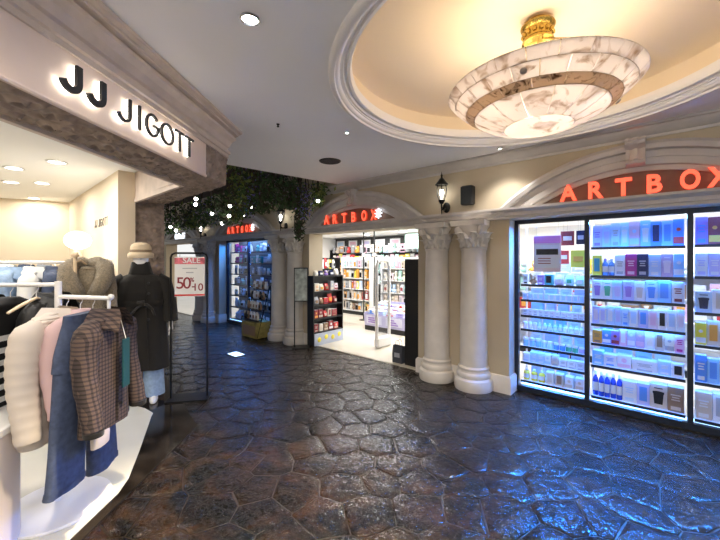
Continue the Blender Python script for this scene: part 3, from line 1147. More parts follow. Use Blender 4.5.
ROWS[0] = [
    [('bottle', 'yellow', 'white', '', .07, .14)] * 3 + [('carton', 'cream', 'beige', 'w', .085, .15), ('carton', 'beige', 'brown', 'w', .085, .15), ('carton', 'white', 'beige', 'b', .085, .14), ('carton', 'white', 'beige', 'b', .085, .14)],
    [('carton', 'white', 'pale blue', 'x', .085, .10)] + [('carton', 'pale blue', 'white', 'x', .08, .13)] * 2 + [('carton', 'white', 'pale blue', 'b', .07, .13), ('carton', 'beige', 'grey', 'x', .075, .13)] + [('carton', 'white', 'grey', 'x', .085, .10)] * 3,
    [('jar', 'light blue', 'white', '', .065, .10)] * 3 + [('jar', 'pale teal', 'white', '', .06, .085)] * 2 + [('jar', 'blue', 'white', '', .06, .08)] * 2 + [('jar', 'green', 'white', '', .06, .075)] * 2 + [('jar', 'mauve', 'white', '', .06, .07)],
    [('jar', 'pale pink', 'white', '', .052, .085)] * 3 + [('bottle', 'pale blue', 'white', '', .05, .09)] * 5 + [('bottle', 'white', 'pale blue', '', .05, .09)] * 4,
    [('carton', 'white', 'grey', 'x', .058, .075)] * 11,
    [('carton', 'white', 'pale blue', 'w', .058, .08)] * 11,
    [('carton', 'white', 'black', 'x', .06, .13), ('plush', 'brown', 'cream', '', .08, .12), ('carton', 'purple', 'white', 'x', .07, .12), ('carton', 'teal', 'black', 'w', .09, .13), ('pouch', 'lavender', 'white', '', .10, .13), ('pouch', 'pale teal', 'green', '', .09, .13), ('pouch', 'mint', 'white', '', .09, .12)]]
ROWS[2] = [
    [('carton', 'beige', 'white', 'x', .13, .23), ('carton', 'white', 'grey', 'w', .12, .24), ('carton', 'white', 'pale blue', 'w', .14, .23)],
    [('carton', 'blue', 'white', 'x', .085, .23), ('carton', 'light blue', 'blue', 'w', .085, .21), ('carton', 'white', 'pale blue', 't', .10, .22), ('carton', 'white', 'grey', 't', .10, .22)],
    [('carton', 'yellow', 'white', 'b', .085, .19), ('carton', 'beige', 'orange', 'w', .10, .21), ('carton', 'pink', 'white', 'w', .10, .20), ('carton', 'white', 'grey', 'w', .10, .20)],
    [('carton', 'pale blue', 'navy', 't', .11, .18), ('carton', 'white', 'beige', 'w', .12, .20), ('carton', 'pale pink', 'white', 'w', .11, .19)],
    [('carton', 'white', 'lavender', 'x', .095, .20), ('carton', 'lavender', 'white', 'x', .095, .20), ('carton', 'white', 'mauve', 'w', .095, .2), ('carton', 'white', 'grey', 'w', .095, .2)],
    [('carton', 'purple', 'blue', 'x', .10, .24), ('carton', 'maroon', 'orange', 'b', .10, .235), ('carton', 'navy', 'white', 'x', .10, .23), ('carton', 'pale blue', 'white', 'w', .10, .23)]]
BAYN = ['window bay by columns', 'middle window bay', 'window bay past middle']
for p, (a, b) in enumerate(panes):
    for r_, (z, row) in enumerate(zip(ZS[p], ROWS[p])):
        tot = sum(i[4] for i in row)
        if p == 2:
            row = row + row
            tot *= 2
        k_ = (b - a - .03) / tot * .975 if p else 1
        row = [(q[0], q[1], q[2], q[3], q[4] * k_, q[5] * (1.12 if p else 1)) for q in row]
        tot *= k_
        gap = max(.002, ((b - a - .03) - tot) / len(row))
        x = a + .015 + gap / 2
        where = '%s, %s' % (ORD[r_], BAYN[p])
        for kind, c, c2, sty, w, h in row:
            d = min(.11, max(.05, w)) if kind == 'carton' else w
            if x + w > b - .005:
                break
            put(kind, w, d, h, c, c2, sty, F(x + w / 2, SN0 + .035 + d / 2 + rnd.uniform(0, .012), z + .0005), FA, where, 'goods on the ' + where, .03)
            x += w + gap
        # second row standing behind the first
        if r_ < len(row):
            x = a + .06
            k = 0
            while x < b - .14:
                w = rnd.uniform(.10, .15)
                c = rnd.choice(['white', 'pale blue', 'white', 'lavender', 'light blue'])
                h = min(.7 * (ZS[p][r_ + 1] - z), .17) if r_ + 1 < len(ZS[p]) else .15
                put('carton', w, .1, h, c, 'grey', 'x', F(x + w / 2, SN1 - .07, z + .0005), FA, 'back row, ' + where, 'back row on the ' + where)
                x += w + .03

# sale poster and small pictures hung in the upper left pane
po = thing('window_poster', 'pink-headed white sale notice hanging in the window bay beside the columns', 'poster', F(-1.10, 4.69, 1.50), FA)
m = MB(); m.box(-.15, .15, -.003, .003, 0, .44); m.build('sheet', cm('pale pink'), po, smooth=False)
m = MB(); m.box(-.148, .148, -.006, -.002, .35, .437); m.build('header', M('poster_pink', (.75, .25, .55), .5), po, smooth=False)
m = MB(); m.box(-.135, .135, -.006, -.002, .05, .33); m.build('field', cm('white'), po, smooth=False)
m = MB(); m.box(-.12, .12, -.009, -.005, .21, .28); m.build('text_block', cm('black'), po, smooth=False)
m = MB(); m.tube([(-.12, 0, .44), (-.12, 0, .60)], .0015, 5); m.tube([(.12, 0, .44), (.12, 0, .60)], .0015, 5); m.build('string', cm('grey'), po)
for i, zz in enumerate((.16, .13, .10)):
    m = MB(); m.box(-.10, .04, -.009, -.005, zz, zz + .010); m.build('text_line', cm('maroon'), po, smooth=False)
for (x, z, w, h, c, c2, lb) in ((-.90, 1.82, .14, .17, 'maroon', 'white', 'dark red picture card hanging high in the window beside the notice'), (-.765, 1.83, .09, .16, 'navy', 'silver', 'dark silver picture card hanging beside the dark red card'),
                                (-.94, 1.60, .11, .16, 'red', 'white', 'red and white sign hanging under the dark red card'), (-.79, 1.56, .15, .20, 'yellow', 'orange', 'yellow card hanging under the dark silver card')):
    o = MB().box(-w / 2, w / 2, -.003, .003, 0, h).build('hanging_card', cm(c), None, F(x, 4.78, z), FA, smooth=False)
    MB().box(-w * .32, w * .32, -.006, -.002, h * .35, h * .65).build('print', cm(c2), o, smooth=False)
    MB().tube([(0, 0, h), (0, 0, 2.44 - z)], .0015, 5).build('string', cm('grey'), o)
    tag(o, lb, 'card')
# ================================================================== SHOP SIGNS
def px_s(px, n):
    """position along the shop front where image column px meets the plane n"""
    k = (px - CX) / FPX
    t = n / (k * UN[0] + UN[1])
    return (k * t) * US[0] + t * US[1]


def artbox(c, pos, label, h=.165, star=True):
    root = thing('shop_sign', label, 'sign', F(0, NW - .085, ZO + .138), FA, 'red letter signs over the shop front')
    for ch, s_ in zip('ARTBOX', pos):
        letter(ch, h / .70, .018, 'sign_red', root, (s_, 0, 0), offset=.008, wide={'O': .72, 'X': .74}.get(ch, .90) * (1 if c == 0 else .84), side='sign_red_side')
    if star:
        m = MB()
        x = pos[-1] + .11
        for k in range(4):
            a = k * PI / 4
            dx, dz = .07 * math.cos(a), .08 * math.sin(a)
            m.ribbon([(x - dx, .095 - dz), (x + dx, .095 + dz)], .017, -.035, -.015)
        m.build('star', 'sign_white', root, smooth=False)
    return root


artbox(0, [px_s(q, NW - .085) for q in (568.5, 596, 623.5, 654.5, 690, 719)], 'red lit ARTBOX letters in the arch over the blue-lit window', star=True)
artbox(1, [px_s(q, NW - .085) for q in (327, 335.5, 344.5, 354, 364.5, 374)], 'red lit ARTBOX letters in the arch over the open entrance', h=.155)
artbox(2, [px_s(q, NW - .085) for q in (229, 233.5, 238, 242.6, 247.2, 251)], 'red lit ARTBOX letters in the far arch over the narrow window', h=.155)
cs = thing('shop_sign', 'small white lit sign in the farthest arch behind the sale board', 'sign', F(px_s(181, NW), NW - .03, ZO + .12), FA, 'signs over the shop front')
for i, ch in enumerate('CODE'):
    letter(ch, .26, .018, 'sign_white', cs, (-.27 + i * .18, 0, 0), offset=.008)
light('sign_light', 'AREA', F(-.235, NW - .12, 2.36), .2, (1, .15, .08), .1, (R(90), 0, FA + PI), 1.3)
light('sign_light', 'AREA', F(-4.05, NW - .12, 2.36), .15, (1, .15, .08), .1, (R(90), 0, FA + PI), 1.3)

# ================================================================== NARROW WINDOW (far bay)
c2, h2 = BAYS[2]
window('window_2', c2, h2, [c2 - .15], WN, 'narrow-looking far shop window, blue lit, packed with goods')
zs2 = [.10, .42, .72, 1.0, 1.28, 1.56, 1.84]
p2_ = [(c2 - h2 + .06, c2 - .17), (c2 - .13, c2 + h2 - .06)]
shelf_unit('window_shelving', 'dark-edged shelving behind the far narrow window', 'shelving', p2_, [zs2, zs2], 4.72, 5.0, led='led_dim', board=M('shelf_grey', (.16, .18, .20), .4))
MB().box(c2 - h2 - .05, c2 + h2 + .05, 5.02, 5.06, .012, 2.44).build('back_panel', M('panel_blue', (.10, .14, .18), .6), bpy.data.objects['window_shelving.001'], smooth=False)
for q, (a, b) in enumerate(p2_):
    for r_, z in enumerate(zs2):
        x = a + .03
        where = '%s, far window, %s half' % (ORD[r_], ('outer', 'inner')[q])
        while x < b - .12:
            w = rnd.uniform(.10, .17)
            kind = rnd.choice(['pack', 'pouch', 'pack', 'carton', 'plush'])
            c = rnd.choice(['grey', 'white', 'teal', 'pale blue', 'navy', 'beige', 'silver', 'mint'] if r_ > 0 else ['orange', 'pale pink', 'white', 'blue'])
            if r_ >= 5 and x < a + .4 and q == 0:
                c = 'magenta'
            h = rnd.uniform(.15, .23)
            put(kind, w, .08 if kind != 'plush' else w, h, c, rnd.choice(['white', 'black', 'grey', 'white']), 'x', F(x + w / 2, 4.82 + rnd.uniform(0, .05), z + .0005), FA, where, 'goods on the ' + where, .1)
            x += w + rnd.uniform(.02, .06)

# ---- tiered rack of bags standing outside it
rk = thing('tiered_rack', 'tiered black rack of white-topped bags with yellow base carton beside the narrow window', 'display rack', F(-6.66, 4.22), FA)
m = MB()
for sx in (-.28, .28):
    m.tube([(sx, -.2, 0), (sx, .12, 1.08)], .012, 6); m.tube([(sx, .14, 0), (sx, .14, 1.1)], .012, 6)
m.build('frame', 'black_metal', rk)
o = MB().box(-.29, .29, -.21, .13, .01, .34).build('carton', M('base_olive', (.36, .28, .07), .6, var=.3, vscale=12), rk, smooth=False)
o['label'] = 'dull yellow printed base carton'
MB().box(-.24, .24, -.216, -.205, .06, .26).build('print', cm('brown'), o, smooth=False)
for t in range(4):
    z = .37 + t * .21
    y = -.17 + t * .075
    MB().box(-.28, .28, y - .05, y + .10, z, z + .012).build('tier', 'black', rk, smooth=False)
    for k in range(5):
        c = rnd.choice(['white', 'cream', 'black', 'white', 'brown'])
        put('pouch', .095, .05, .17, c, rnd.choice(['black', 'brown', 'white']), '', F(-6.66 - .22 + k * .11, 4.22 + y + .02, z + .0125), FA, '%s of rack beside narrow window' % ['lowest tier', 'second tier', 'third tier', 'top tier'][t], 'bags on the tiered rack')

# ---- framed poster on a stand
ps = thing('poster_stand', 'thin black stand holding a framed grey-green poster before the columns', 'poster stand', F(px_s(301, 4.22), 4.22), R(6))
m = MB(); m.box(-.16, .16, -.14, .14, 0, .014); m.build('base', 'black_metal', ps)
m = MB(); m.tube([(-.12, 0, .01), (-.12, 0, .95)], .011, 8); m.build('pole', 'black_metal', ps)
m = MB(); m.box(-.13, .13, -.012, .012, .86, 1.50); fr_ = m.build('frame', 'black', ps, smooth=False)
m = MB(); m.box(-.112, .112, -.016, -.010, .88, 1.48); m.build('poster', M('poster_grey', (.42, .46, .42), .5, var=.5, vscale=9), fr_, smooth=False)


# ================================================================== OPEN ENTRANCE (middle bay)
def gondola(name, label, s, n, w, d, zs, rotz, mat='black', top=None, back=True):
    """shelf unit: origin at the floor centre of its front, front towards -y"""
    root = thing(name, label, 'shelf unit', F(s, n), rotz)
    t = top or zs[-1] + .3
    m = MB(); m.box(-w / 2, w / 2, d - .02, d, 0.012, t); m.build('back_board', mat, root, smooth=False)
    for sx in (-w / 2, w / 2 - .02):
        m = MB(); m.box(sx, sx + .02, 0, d - .02, .012, t); m.build('side_panel', mat, root, smooth=False)
    for z in zs:
        m = MB(); m.box(-w / 2 + .02, w / 2 - .02, .0, d - .02, z - .02, z); m.build('shelf', mat, root, smooth=False)
    m = MB(); m.box(-w / 2 + .02, w / 2 - .02, .02, d - .02, .012, .10); m.build('kickboard', 'black', root, smooth=False)
    return root


def stock(s, n, rotz, w, zs, where, group, kinds, cols, cols2, wr=(.08, .13), hr=(.12, .2), inset=.07):
    c, sn = math.cos(rotz), math.sin(rotz)
    base = F(s, n)
    ords = ORD[:len(zs) - 1] + ['top shelf']
    for r_, z in enumerate(zs):
        x = -w / 2 + .04
        while x < w / 2 - .04 - wr[0]:
            ww = min(rnd.uniform(*wr), w / 2 - .03 - x)
            if ww < .04: break
            kind = rnd.choice(kinds)
            h = rnd.uniform(*hr)
            lx, ly = x + ww / 2, inset + rnd.uniform(0, .02)
            pos = Vector((base.x + lx * c - ly * sn, base.y + lx * sn + ly * c, z + .0005))
            put(kind, ww, min(.08, ww), h, rnd.choice(cols), rnd.choice(cols2), rnd.choice('wxb'), pos, rotz, '%s of %s' % (ords[r_], where), group, .1)
            x += ww + rnd.uniform(.008, .03)


# tower just inside the left jamb, its shelves facing across the passage
tw_z = [.26, .52, .78, 1.04, 1.335]
TR = FA + PI / 2           # front (-y) turned towards +s
tower = gondola('display_tower', 'black shelf tower of boxed trinkets just inside the entrance jamb', -5.02, 4.78, .80, .18, tw_z, TR, top=1.34)
m = MB(); m.box(-.385, .385, -.02, .02, .012, .24); cb = m.build('base_carton', M('carton_grey', (.45, .50, .62), .5), tower, smooth=False)
cb['label'] = 'pale blue base board with yellow flower marks'
for k in range(4):
    m = MB(); m.lathe([(0, 0), (.05, 0), (.045, .004), (0, .005)], 8)
    m.xform(Matrix.Translation((-.27 + k * .18, -.02, .12 + .03 * (k % 2))) @ Matrix.Rotation(PI / 2, 4, 'X')); m.build('flower_mark', cm('yellow'), cb)
stock(-5.02, 4.78, TR, .76, tw_z[:-1], 'tower inside entrance jamb', 'goods on the entrance tower', ['carton', 'carton', 'pouch'], ['beige', 'brown', 'cream', 'maroon', 'pale pink', 'grey', 'red', 'orange'], ['white', 'beige', 'maroon', 'orange', 'brown'], (.09, .13), (.12, .19))
stock(-5.02, 4.78, TR, .76, tw_z[-1:], 'tower inside entrance jamb', 'goods on the entrance tower', ['plush', 'pouch'], ['maroon', 'purple', 'beige', 'cream', 'navy'], ['white', 'beige'], (.09, .14), (.09, .14))

# dark shelf end just inside the right jamb
TL = FA - PI / 2
dk_z = [.3, .62, .94, 1.26]
gondola('display_tower', 'tall black shelf end standing inside the right-hand entrance jamb', -3.08, 4.98, .84, .32, dk_z, TL, top=1.66)
stock(-3.08, 4.98, TL, .8, dk_z, 'black shelf at right jamb', 'goods on the shelf by the right-hand jamb', ['carton', 'pouch'], ['navy', 'grey', 'brown', 'beige'], ['white', 'grey'], (.1, .16), (.14, .22))
# carrier bag on the floor
bg = thing('carrier_bag', 'dark paper carrier bag standing on floor beside black shelf end', 'bag', F(-3.22, 4.60), FA)
m = MB()
m.rings([[(-.09, -.05, 0), (.09, -.05, 0), (.09, .05, 0), (-.09, .05, 0)], [(-.092, -.055, .15), (.092, -.055, .15), (.088, .05, .15), (-.09, .05, .15)], [(-.094, -.03, .27), (.094, -.035, .27), (.094, .03, .27), (-.094, .03, .27)]], True, False)
m.build('body', M('bag_dark', (.05, .055, .07), .7), bg, (0, 0, .014), smooth=False)
for yy in (-.03, .03):
    m = MB(); m.tube([(-.04, yy, .26), (-.035, yy, .34), (0, yy, .36), (.035, yy, .34), (.04, yy, .26)], .004, 6); m.build('handle', 'black', bg, (0, 0, .014))
m = MB(); m.box(-.05, .05, -.057, -.05, .09, .16); m.build('print', cm('grey'), bg, (0, 0, .014), smooth=False)

# anti-theft gate
sg = thing('security_gate', 'white anti-theft gate loop standing on the entrance floor', 'security gate', F(-4.03, 5.24), FA + PI / 2)
m = MB(); m.cbox((0, 0, .115), (.44, .11, .20), .03); m.build('base', 'white', sg, ang=30)
m = MB()
m.tube([(-.19, 0, .15), (-.19, 0, 1.52), (-.15, 0, 1.62), (0, 0, 1.645), (.15, 0, 1.62), (.19, 0, 1.52), (.19, 0, .15)], .030, 10)
m.build('loop', 'white_metal', sg)
m = MB(); m.tube([(-.18, 0, .85), (.18, 0, .85)], .020, 8); m.build('crossbar', 'white_metal', sg)
m = MB(); m.box(-.16, .16, -.004, .004, .20, .84); m.box(-.16, .16, -.004, .004, .86, 1.58); m.build('clear_panel', 'glass', sg, smooth=False)

# low bins with printed fronts
bn = thing('bargain_bin', 'low lavender printed bin on a black plinth inside the entrance', 'bin', F(-4.83, 6.26), FA)
MB().box(-.52, .62, .0, .75, .012, .12).build('plinth', 'black', bn, smooth=False)
MB().rings([[(-.52, 0, .12), (.62, 0, .12), (.62, .75, .12), (-.52, .75, .12)], [(-.54, -.02, .40), (.64, -.02, .40), (.64, .77, .62), (-.54, .77, .62)]], True, False).build('tray', M('bin_lav', (.52, .50, .74), .5), bn, smooth=False)
for k in range(2):
    o = MB().rings([[(-.46 + k * .56, -.006 - .001, .17), (-.02 + k * .56, -.007, .17), (-.02 + k * .56, -.022, .36), (-.46 + k * .56, -.022, .36)], [(-.46 + k * .56, .0, .17), (-.02 + k * .56, .0, .17), (-.02 + k * .56, -.012, .36), (-.46 + k * .56, -.012, .36)]], True, True).build('front_print', M('bin_print', (.70, .70, .86), .5), bn, smooth=False)
    for j in range(3):
        MB().box(-.40 + k * .56, -.12 + k * .56 - .05 * j, -.026, -.012, .20 + j * .05, .22 + j * .05).build('text_line', cm('purple'), o, smooth=False)
for i in range(4):
    for j in range(3):
        put('carton', .20, .17, .10, rnd.choice(['white', 'lavender', 'pale blue', 'cream']), rnd.choice(['blue', 'purple', 'red']), rnd.choice('xb'), F(-4.83 - .40 + i * .27, 6.26 + .16 + j * .22, .121 + .25 + j * .05), FA, 'lying in the lavender bin', 'cartons in the lavender bin', .15)
MB().box(-.50, .60, .03, .72, .121, .37).build('filling', cm('lavender'), bn, smooth=False)

# inner shelf units
BR = ['orange', 'cream', 'white', 'red', 'pink', 'yellow', 'grey', 'beige', 'pale blue', 'brown', 'mint']
zs5 = [.14, .46, .78, 1.10, 1.42]
g = FA
gondola('shelf_unit', 'white shelf unit of bright toys at the middle of the shop', -7.02, 7.75, 1.15, .4, zs5, g, 'white', top=1.72)
stock(-7.02, 7.75, g, 1.1, zs5, 'middle toy shelf unit', 'goods on the middle toy shelf unit', ['plush', 'pack', 'carton', 'pack'], BR, ['white', 'black', 'orange', 'grey'], (.07, .12), (.2, .29))
gondola('shelf_unit', 'black shelf unit of packets behind the entrance tower', -6.55, 6.2, .9, .4, zs5, FA + PI / 2, top=1.70)
stock(-6.55, 6.2, FA + PI / 2, .86, zs5, 'shelf unit behind tower', 'goods on the shelf unit behind the tower', ['pack', 'pouch', 'plush'], BR, ['white', 'black', 'pink'], (.07, .12), (.2, .29))
gondola('shelf_unit', 'white shelf unit of pastel goods beyond the gate', -5.35, 7.5, 1.0, .4, zs5, g, 'white', top=1.72)
stock(-5.35, 7.5, g, .96, zs5, 'white unit beyond gate', 'goods on the white unit beyond the gate', ['carton', 'pouch', 'plush'], ['pale blue', 'pink', 'white', 'cream', 'mint', 'beige', 'pale pink'], ['white', 'black', 'maroon', 'grey'], (.08, .13), (.2, .29))
zsb = [.14, .5, .85, 1.2, 1.55, 1.88]
gondola('shelf_unit', 'long black wall shelving along the back of the shop', -7.3, 9.0, 4.2, .38, zsb, g, top=2.0)
stock(-7.3, 9.0, g, 4.1, zsb[2:], 'back wall shelving', 'goods on the back wall shelving', ['plush', 'pack', 'carton'], BR, ['white', 'black', 'grey'], (.12, .2), (.22, .31))
# dark board above it with white framed prints
bd = thing('fascia_board', 'dark board with white framed prints above the back shelving', 'board', F(-7.6, 9.32), FA)
MB().box(-2.2, 2.2, .0, .06, 2.03, 2.42).build('board', 'black', bd, smooth=False)
for k in range(6):
    o = MB().box(-1.75 + k * .62, -1.35 + k * .62, -.012, .001, 2.10, 2.34).build('print', cm('white'), bd, smooth=False)
    MB().box(-1.69 + k * .62, -1.41 + k * .62, -.016, -.010, 2.15, 2.29).build('picture', cm(['pale blue', 'pink', 'lavender'][k % 3]), o, smooth=False)
mp = thing('wall_panel', 'pale mint lettered panel above the shelves near the black shelf end', 'panel', F(-5.35, 8.6), FA)
MB().box(-.45, .45, 0, .05, 1.98, 2.40).build('board', cm('mint'), mp, smooth=False)
MB().box(-.3, .05, -.006, .001, 2.16, 2.20).build('text_line', cm('white'), mp, smooth=False)
MB().lathe([(0, 0), (.06, 0), (.06, .01), (0, .01)], 16).xform(Matrix.Translation((.28, .0, 2.2)) @ Matrix.Rotation(PI / 2, 4, 'X')).build('round_mark', cm('brown'), mp)
m = MB(); m.tube([(-.4, .025, 2.40), (-.4, .025, 2.452)], .006, 6); m.tube([(.4, .025, 2.40), (.4, .025, 2.452)], .006, 6); m.build('hanger_rod', 'black', mp)
# slim black posts of the display rails
for s_, n_, lb in ((-6.2, 7.2, 'slim black display pole in front of the toy shelves'), (-5.75, 7.1, 'slim black display pole before the white unit')):
    t_ = thing('display_pole', lb, 'pole', F(s_, n_), FA)
    MB().tube([(0, 0, .03), (0, 0, 2.449)], .018, 8).build('pole', 'black', t_)
    MB().lathe([(0, .012), (.12, .012), (.12, .025), (.03, .04), (0, .04)], 16).build('base', 'black', t_)
    MB().lathe([(0, 1.72), (.05, 1.74), (.06, 1.79), (.03, 1.83), (0, 1.84)], 12).build('finial', 'white', t_)

gondola('shelf_unit', 'white shelf unit of bright goods seen between the window shelves', -.6, 6.6, 3.0, .4, zs5, g, 'white', top=1.8)
stock(-.6, 6.6, g, 2.9, zs5[2:], 'white unit behind big window', 'goods on the white unit behind the big window', ['carton', 'plush', 'pouch'], BR, ['white', 'red', 'orange', 'grey'], (.14, .22), (.18, .28))
# lights of the shop
for k, (s_, n_) in enumerate(((-4.0, 5.6), (-4.0, 7.2), (-5.6, 5.9), (-5.6, 8.2), (-7.0, 6.6), (-7.2, 8.5), (-8.6, 7.5), (-2.2, 6.5), (-2.2, 8.0), (0.2, 6.4), (.2, 8.2), (1.8, 6.6))):
    t_ = thing('ceiling_downlight', 'round white recessed downlight in the gift shop ceiling', 'ceiling light', F(s_, n_, 2.45), 0, 'gift shop downlights')
    MB().lathe([(.10, 0), (.12, -.004), (.125, -.012), (.105, -.014), (.095, -.004)], 20).build('ring', 'white', t_)
    MB().lathe([(0, -.006), (.098, -.006), (.098, .0)], 20).build('lens', 'lamp_cool', t_)
    light('shop_light', 'AREA', F(s_, n_, 2.43), 10, (1, .95, .88), .2)
for s_ in (-1.07, -.26, .57):
    light('window_light', 'AREA', F(s_, 4.93, 2.40), 12, (.45, .68, 1), .5, (R(-14), 0, FA), .15)
light('window_light', 'AREA', F(c2, 4.90, 2.36), 11, (.45, .65, 1), 1.9, (R(-14), 0, FA), .12)
# blue wash strips and lamps added under the window heads to tint the floor
for c, h, pw_ in ((*BAYS[0], 80), (*BAYS[2], 30)):
    o = MB().box(c - h + .06, c + h - .06, WN + .034, WN + .05, ZO - .046, ZO - .03).build('led_strip', 'led_dim', None, (0, 0, 0), FA, smooth=False)
    tag(o, 'added blue led strip under the head of the %s window' % ('big' if c > -1 else 'far narrow'), 'led strip', 'window led strips')
    light('added_window_wash', 'AREA', F(c, WN + .03, ZO - .08), pw_, (.03, .25, 1), 2 * h - .2, (R(-38), 0, FA), .03).data.spread = R(115)
# blue strip along the foot of each window
for c, h in (BAYS[0], BAYS[2]):
    o = MB().box(c - h + .06, c + h - .06, WN + .032, WN + .10, .06, .085).build('led_strip', 'led_blue', None, (0, 0, 0), FA, smooth=False)
    tag(o, 'blue led strip along the foot of the %s window' % ('big' if c > -1 else 'far narrow'), 'led strip', 'window led strips')

# farthest shop: lit room with clothes behind the sale board
for k in range(7):
    s_ = -10.4 - k * .22
    m = MB()
    rr = []
    for i in range(7):
        t = i / 6
        a = .04 + .17 * min(1, t * 5)
        rr.append([(.05 * math.sin(q) * (1 + .2 * math.sin(3 * q)), a * math.cos(q), 1.5 - t * .75) for q in [j * PI / 6 for j in range(12)]])
    m.rings(rr, True, True)
    o = m.build('hanging_garment', cm(['navy', 'black', 'brown', 'grey', 'beige', 'white', 'black'][k]), None, F(s_, 5.9), FA, ang=60)
    MB().tube([(0, 0, 1.49), (0, 0, 1.56), (.015, 0, 1.585), (0, 0, 1.60)], .004, 6).build('hook', 'black_metal', o)
    tag(o, '%s garment on the rail in the farthest shop' % ['navy', 'black', 'brown', 'grey', 'beige', 'white', 'black'][k], 'clothes', 'garments in the farthest shop')
rl = thing('clothes_rail', 'dark clothes rail in the farthest shop behind the sale board', 'clothes rail', F(-11.05, 5.9), FA)
m = MB(); m.tube([(-.9, 0, .03), (-.9, 0, 1.6), (.9, 0, 1.6), (.9, 0, .03)], .014, 8); m.build('frame', 'black_metal', rl)
m = MB(); m.tube([(-.9, -.25, .03), (-.9, .25, .03)], .014, 8); m.tube([(.9, -.25, .03), (.9, .25, .03)], .014, 8); m.build('foot', 'black_metal', rl)
light('far_shop_light', 'AREA', F(-11.0, 6.2, 2.42), 30, (1, .93, .85), 1.2)
# ================================================================== CLOTHES SHOP: SIGN
def arc(cx, cz, r, a0, a1, n=14):
    return [(cx + r * math.cos(R(a0 + (a1 - a0) * k / n)), cz + r * math.sin(R(a0 + (a1 - a0) * k / n))) for k in range(n + 1)]


def strokes(ch, h, w, t):
    """letter skeletons: list of (path, closed) inside width w and height h, stroke t"""
    i = t / 2
    if ch == 'J':
        r = w / 2 - i
        return [([(w - i, h), (w - i, r + i)] + arc(w / 2, r + i, r, 0, -165)[1:], False)]
    if ch == 'I':
        return [([(i, 0), (i, h)], False)]
    if ch == 'T':
        return [([(0, h - i), (w, h - i)], False), ([(w / 2, 0), (w / 2, h - t)], False)]
    if ch == 'O':
        return [([(w / 2 + (w / 2 - i) * math.cos(2 * PI * k / 32), h / 2 + (h / 2 - i) * math.sin(2 * PI * k / 32)) for k in range(32)], True)]
    if ch == 'G':
        rx, rz = w / 2 - i, h / 2 - i
        p = [(w / 2 + rx * math.cos(R(a)), h / 2 + rz * math.sin(R(a))) for a in range(42, 361, 14)]
        return [(p + [(w - i, h / 2 - i * .2)], False), ([(w * .55, h / 2 - i * .2), (w - i * .2, h / 2 - i * .2)], False)]
    return []


sign = thing('shop_sign', 'black JJ JIGOTT letters glowing from behind on the pale fascia', 'sign', J(.008, 0), JA + PI / 2)
# sign frame: local x along the fascia (away from the camera), local -y out into the corridor
LET = [(c_, a_ * .971, b_ * .971, t_) for c_, a_, b_, t_ in (('J', 1.684, 1.812, .033), ('J', 1.841, 1.970, .033), ('J', 2.058, 2.170, .016), ('I', 2.238, 2.254, .016), ('G', 2.305, 2.443, .016), ('O', 2.462, 2.618, .016), ('T', 2.640, 2.752, .016), ('T', 2.772, 2.892, .016))]
for ch, y0, y1, t in LET:
    w, h = y1 - y0, .15
    m, g = MB(), MB()
    for path, cl_ in strokes(ch, h, w, t):
        m.ribbon(path, t, -.042, -.026, cl_)
        g.ribbon(path, t * .72, -.0255, -.012, cl_)
    o = m.build('letter', 'letter_dark', sign, ((y0 - 3.5) / .9984, 0, 2.458), smooth=False)
    g.build('backlight', 'halo', o, smooth=False)

# small sign on the inner wall
s2 = thing('wall_lettering', 'small black JJ JIGOTT lettering on the cream inner wall', 'sign', w0 + rd3 * .88, math.atan2(-RD.y, -RD.x) )
x = 0
for ch, t, w in (('J', .028, .10), ('J', .028, .10), (' ', 0, .05), ('J', .014, .09), ('I', .014, .04), ('G', .014, .11), ('O', .014, .12), ('T', .014, .10), ('T', .014, .10)):
    if ch != ' ':
        m = MB()
        for path, cl_ in strokes(ch, .11, w * .8, t):
            m.ribbon(path, t, -.005, -.001, cl_)
        m.build('letter', 'letter_dark', s2, (x - .40, 0, 2.10), smooth=False)
    x += w


# ================================================================== GARMENTS
def hanger(loc, rotz, label, mat='wood_pale', w=.40, group='wooden clothes hangers'):
    root = thing('clothes_hanger', label, 'hanger', loc, rotz, group)       # origin on the rail
    m = MB(); m.tube([(-.0, 0, -.085), (0, 0, -.045), (.018, 0, -.025), (.020, 0, -.004), (.010, 0, .010), (-.006, 0, .012), (-.013, 0, .002)], .0025, 6); m.build('hook', 'white_metal', root)
    m = MB(); m.tube([(-w / 2, 0, -.155), (-w * .25, 0, -.115), (0, 0, -.085), (w * .25, 0, -.115), (w / 2, 0, -.155)], [.010, .014, .013, .014, .010], 8, flat=.7); m.build('arms', mat, root)
    return root


def loft(rows, n=28, fold=0.0, nf=5, seed=0, quilt=0.0, noise=0.0):
    """rows of (z, half width, half depth, x shift, y shift) to a soft tube"""
    r = random.Random(seed)
    ph = [r.uniform(0, 6.28) for _ in range(3)]
    rings = []
    nr = len(rows)
    for i, (z, a, b, dx, dy) in enumerate([tuple(q) + (0,) * (5 - len(q)) for q in rows]):
        ring = []
        f = fold * (i / max(1, nr - 1))
        for k in range(n):
            t = 2 * PI * k / n
            c, s = math.cos(t), math.sin(t)
            # squarish oval
            cc = math.copysign(abs(c) ** .75, c); ss = math.copysign(abs(s) ** .8, s)
            q = 1 + f * math.sin(nf * t + ph[0]) + f * .5 * math.sin((nf + 3) * t + ph[1] + i * .2)
            e = quilt * abs(math.sin(i * PI / 4)) + (r.uniform(-1, 1) * noise if noise else 0)
            ring.append((a * cc + e * c + dx, (b * q + e) * ss + dy, z))
        rings.append(ring)
    return rings


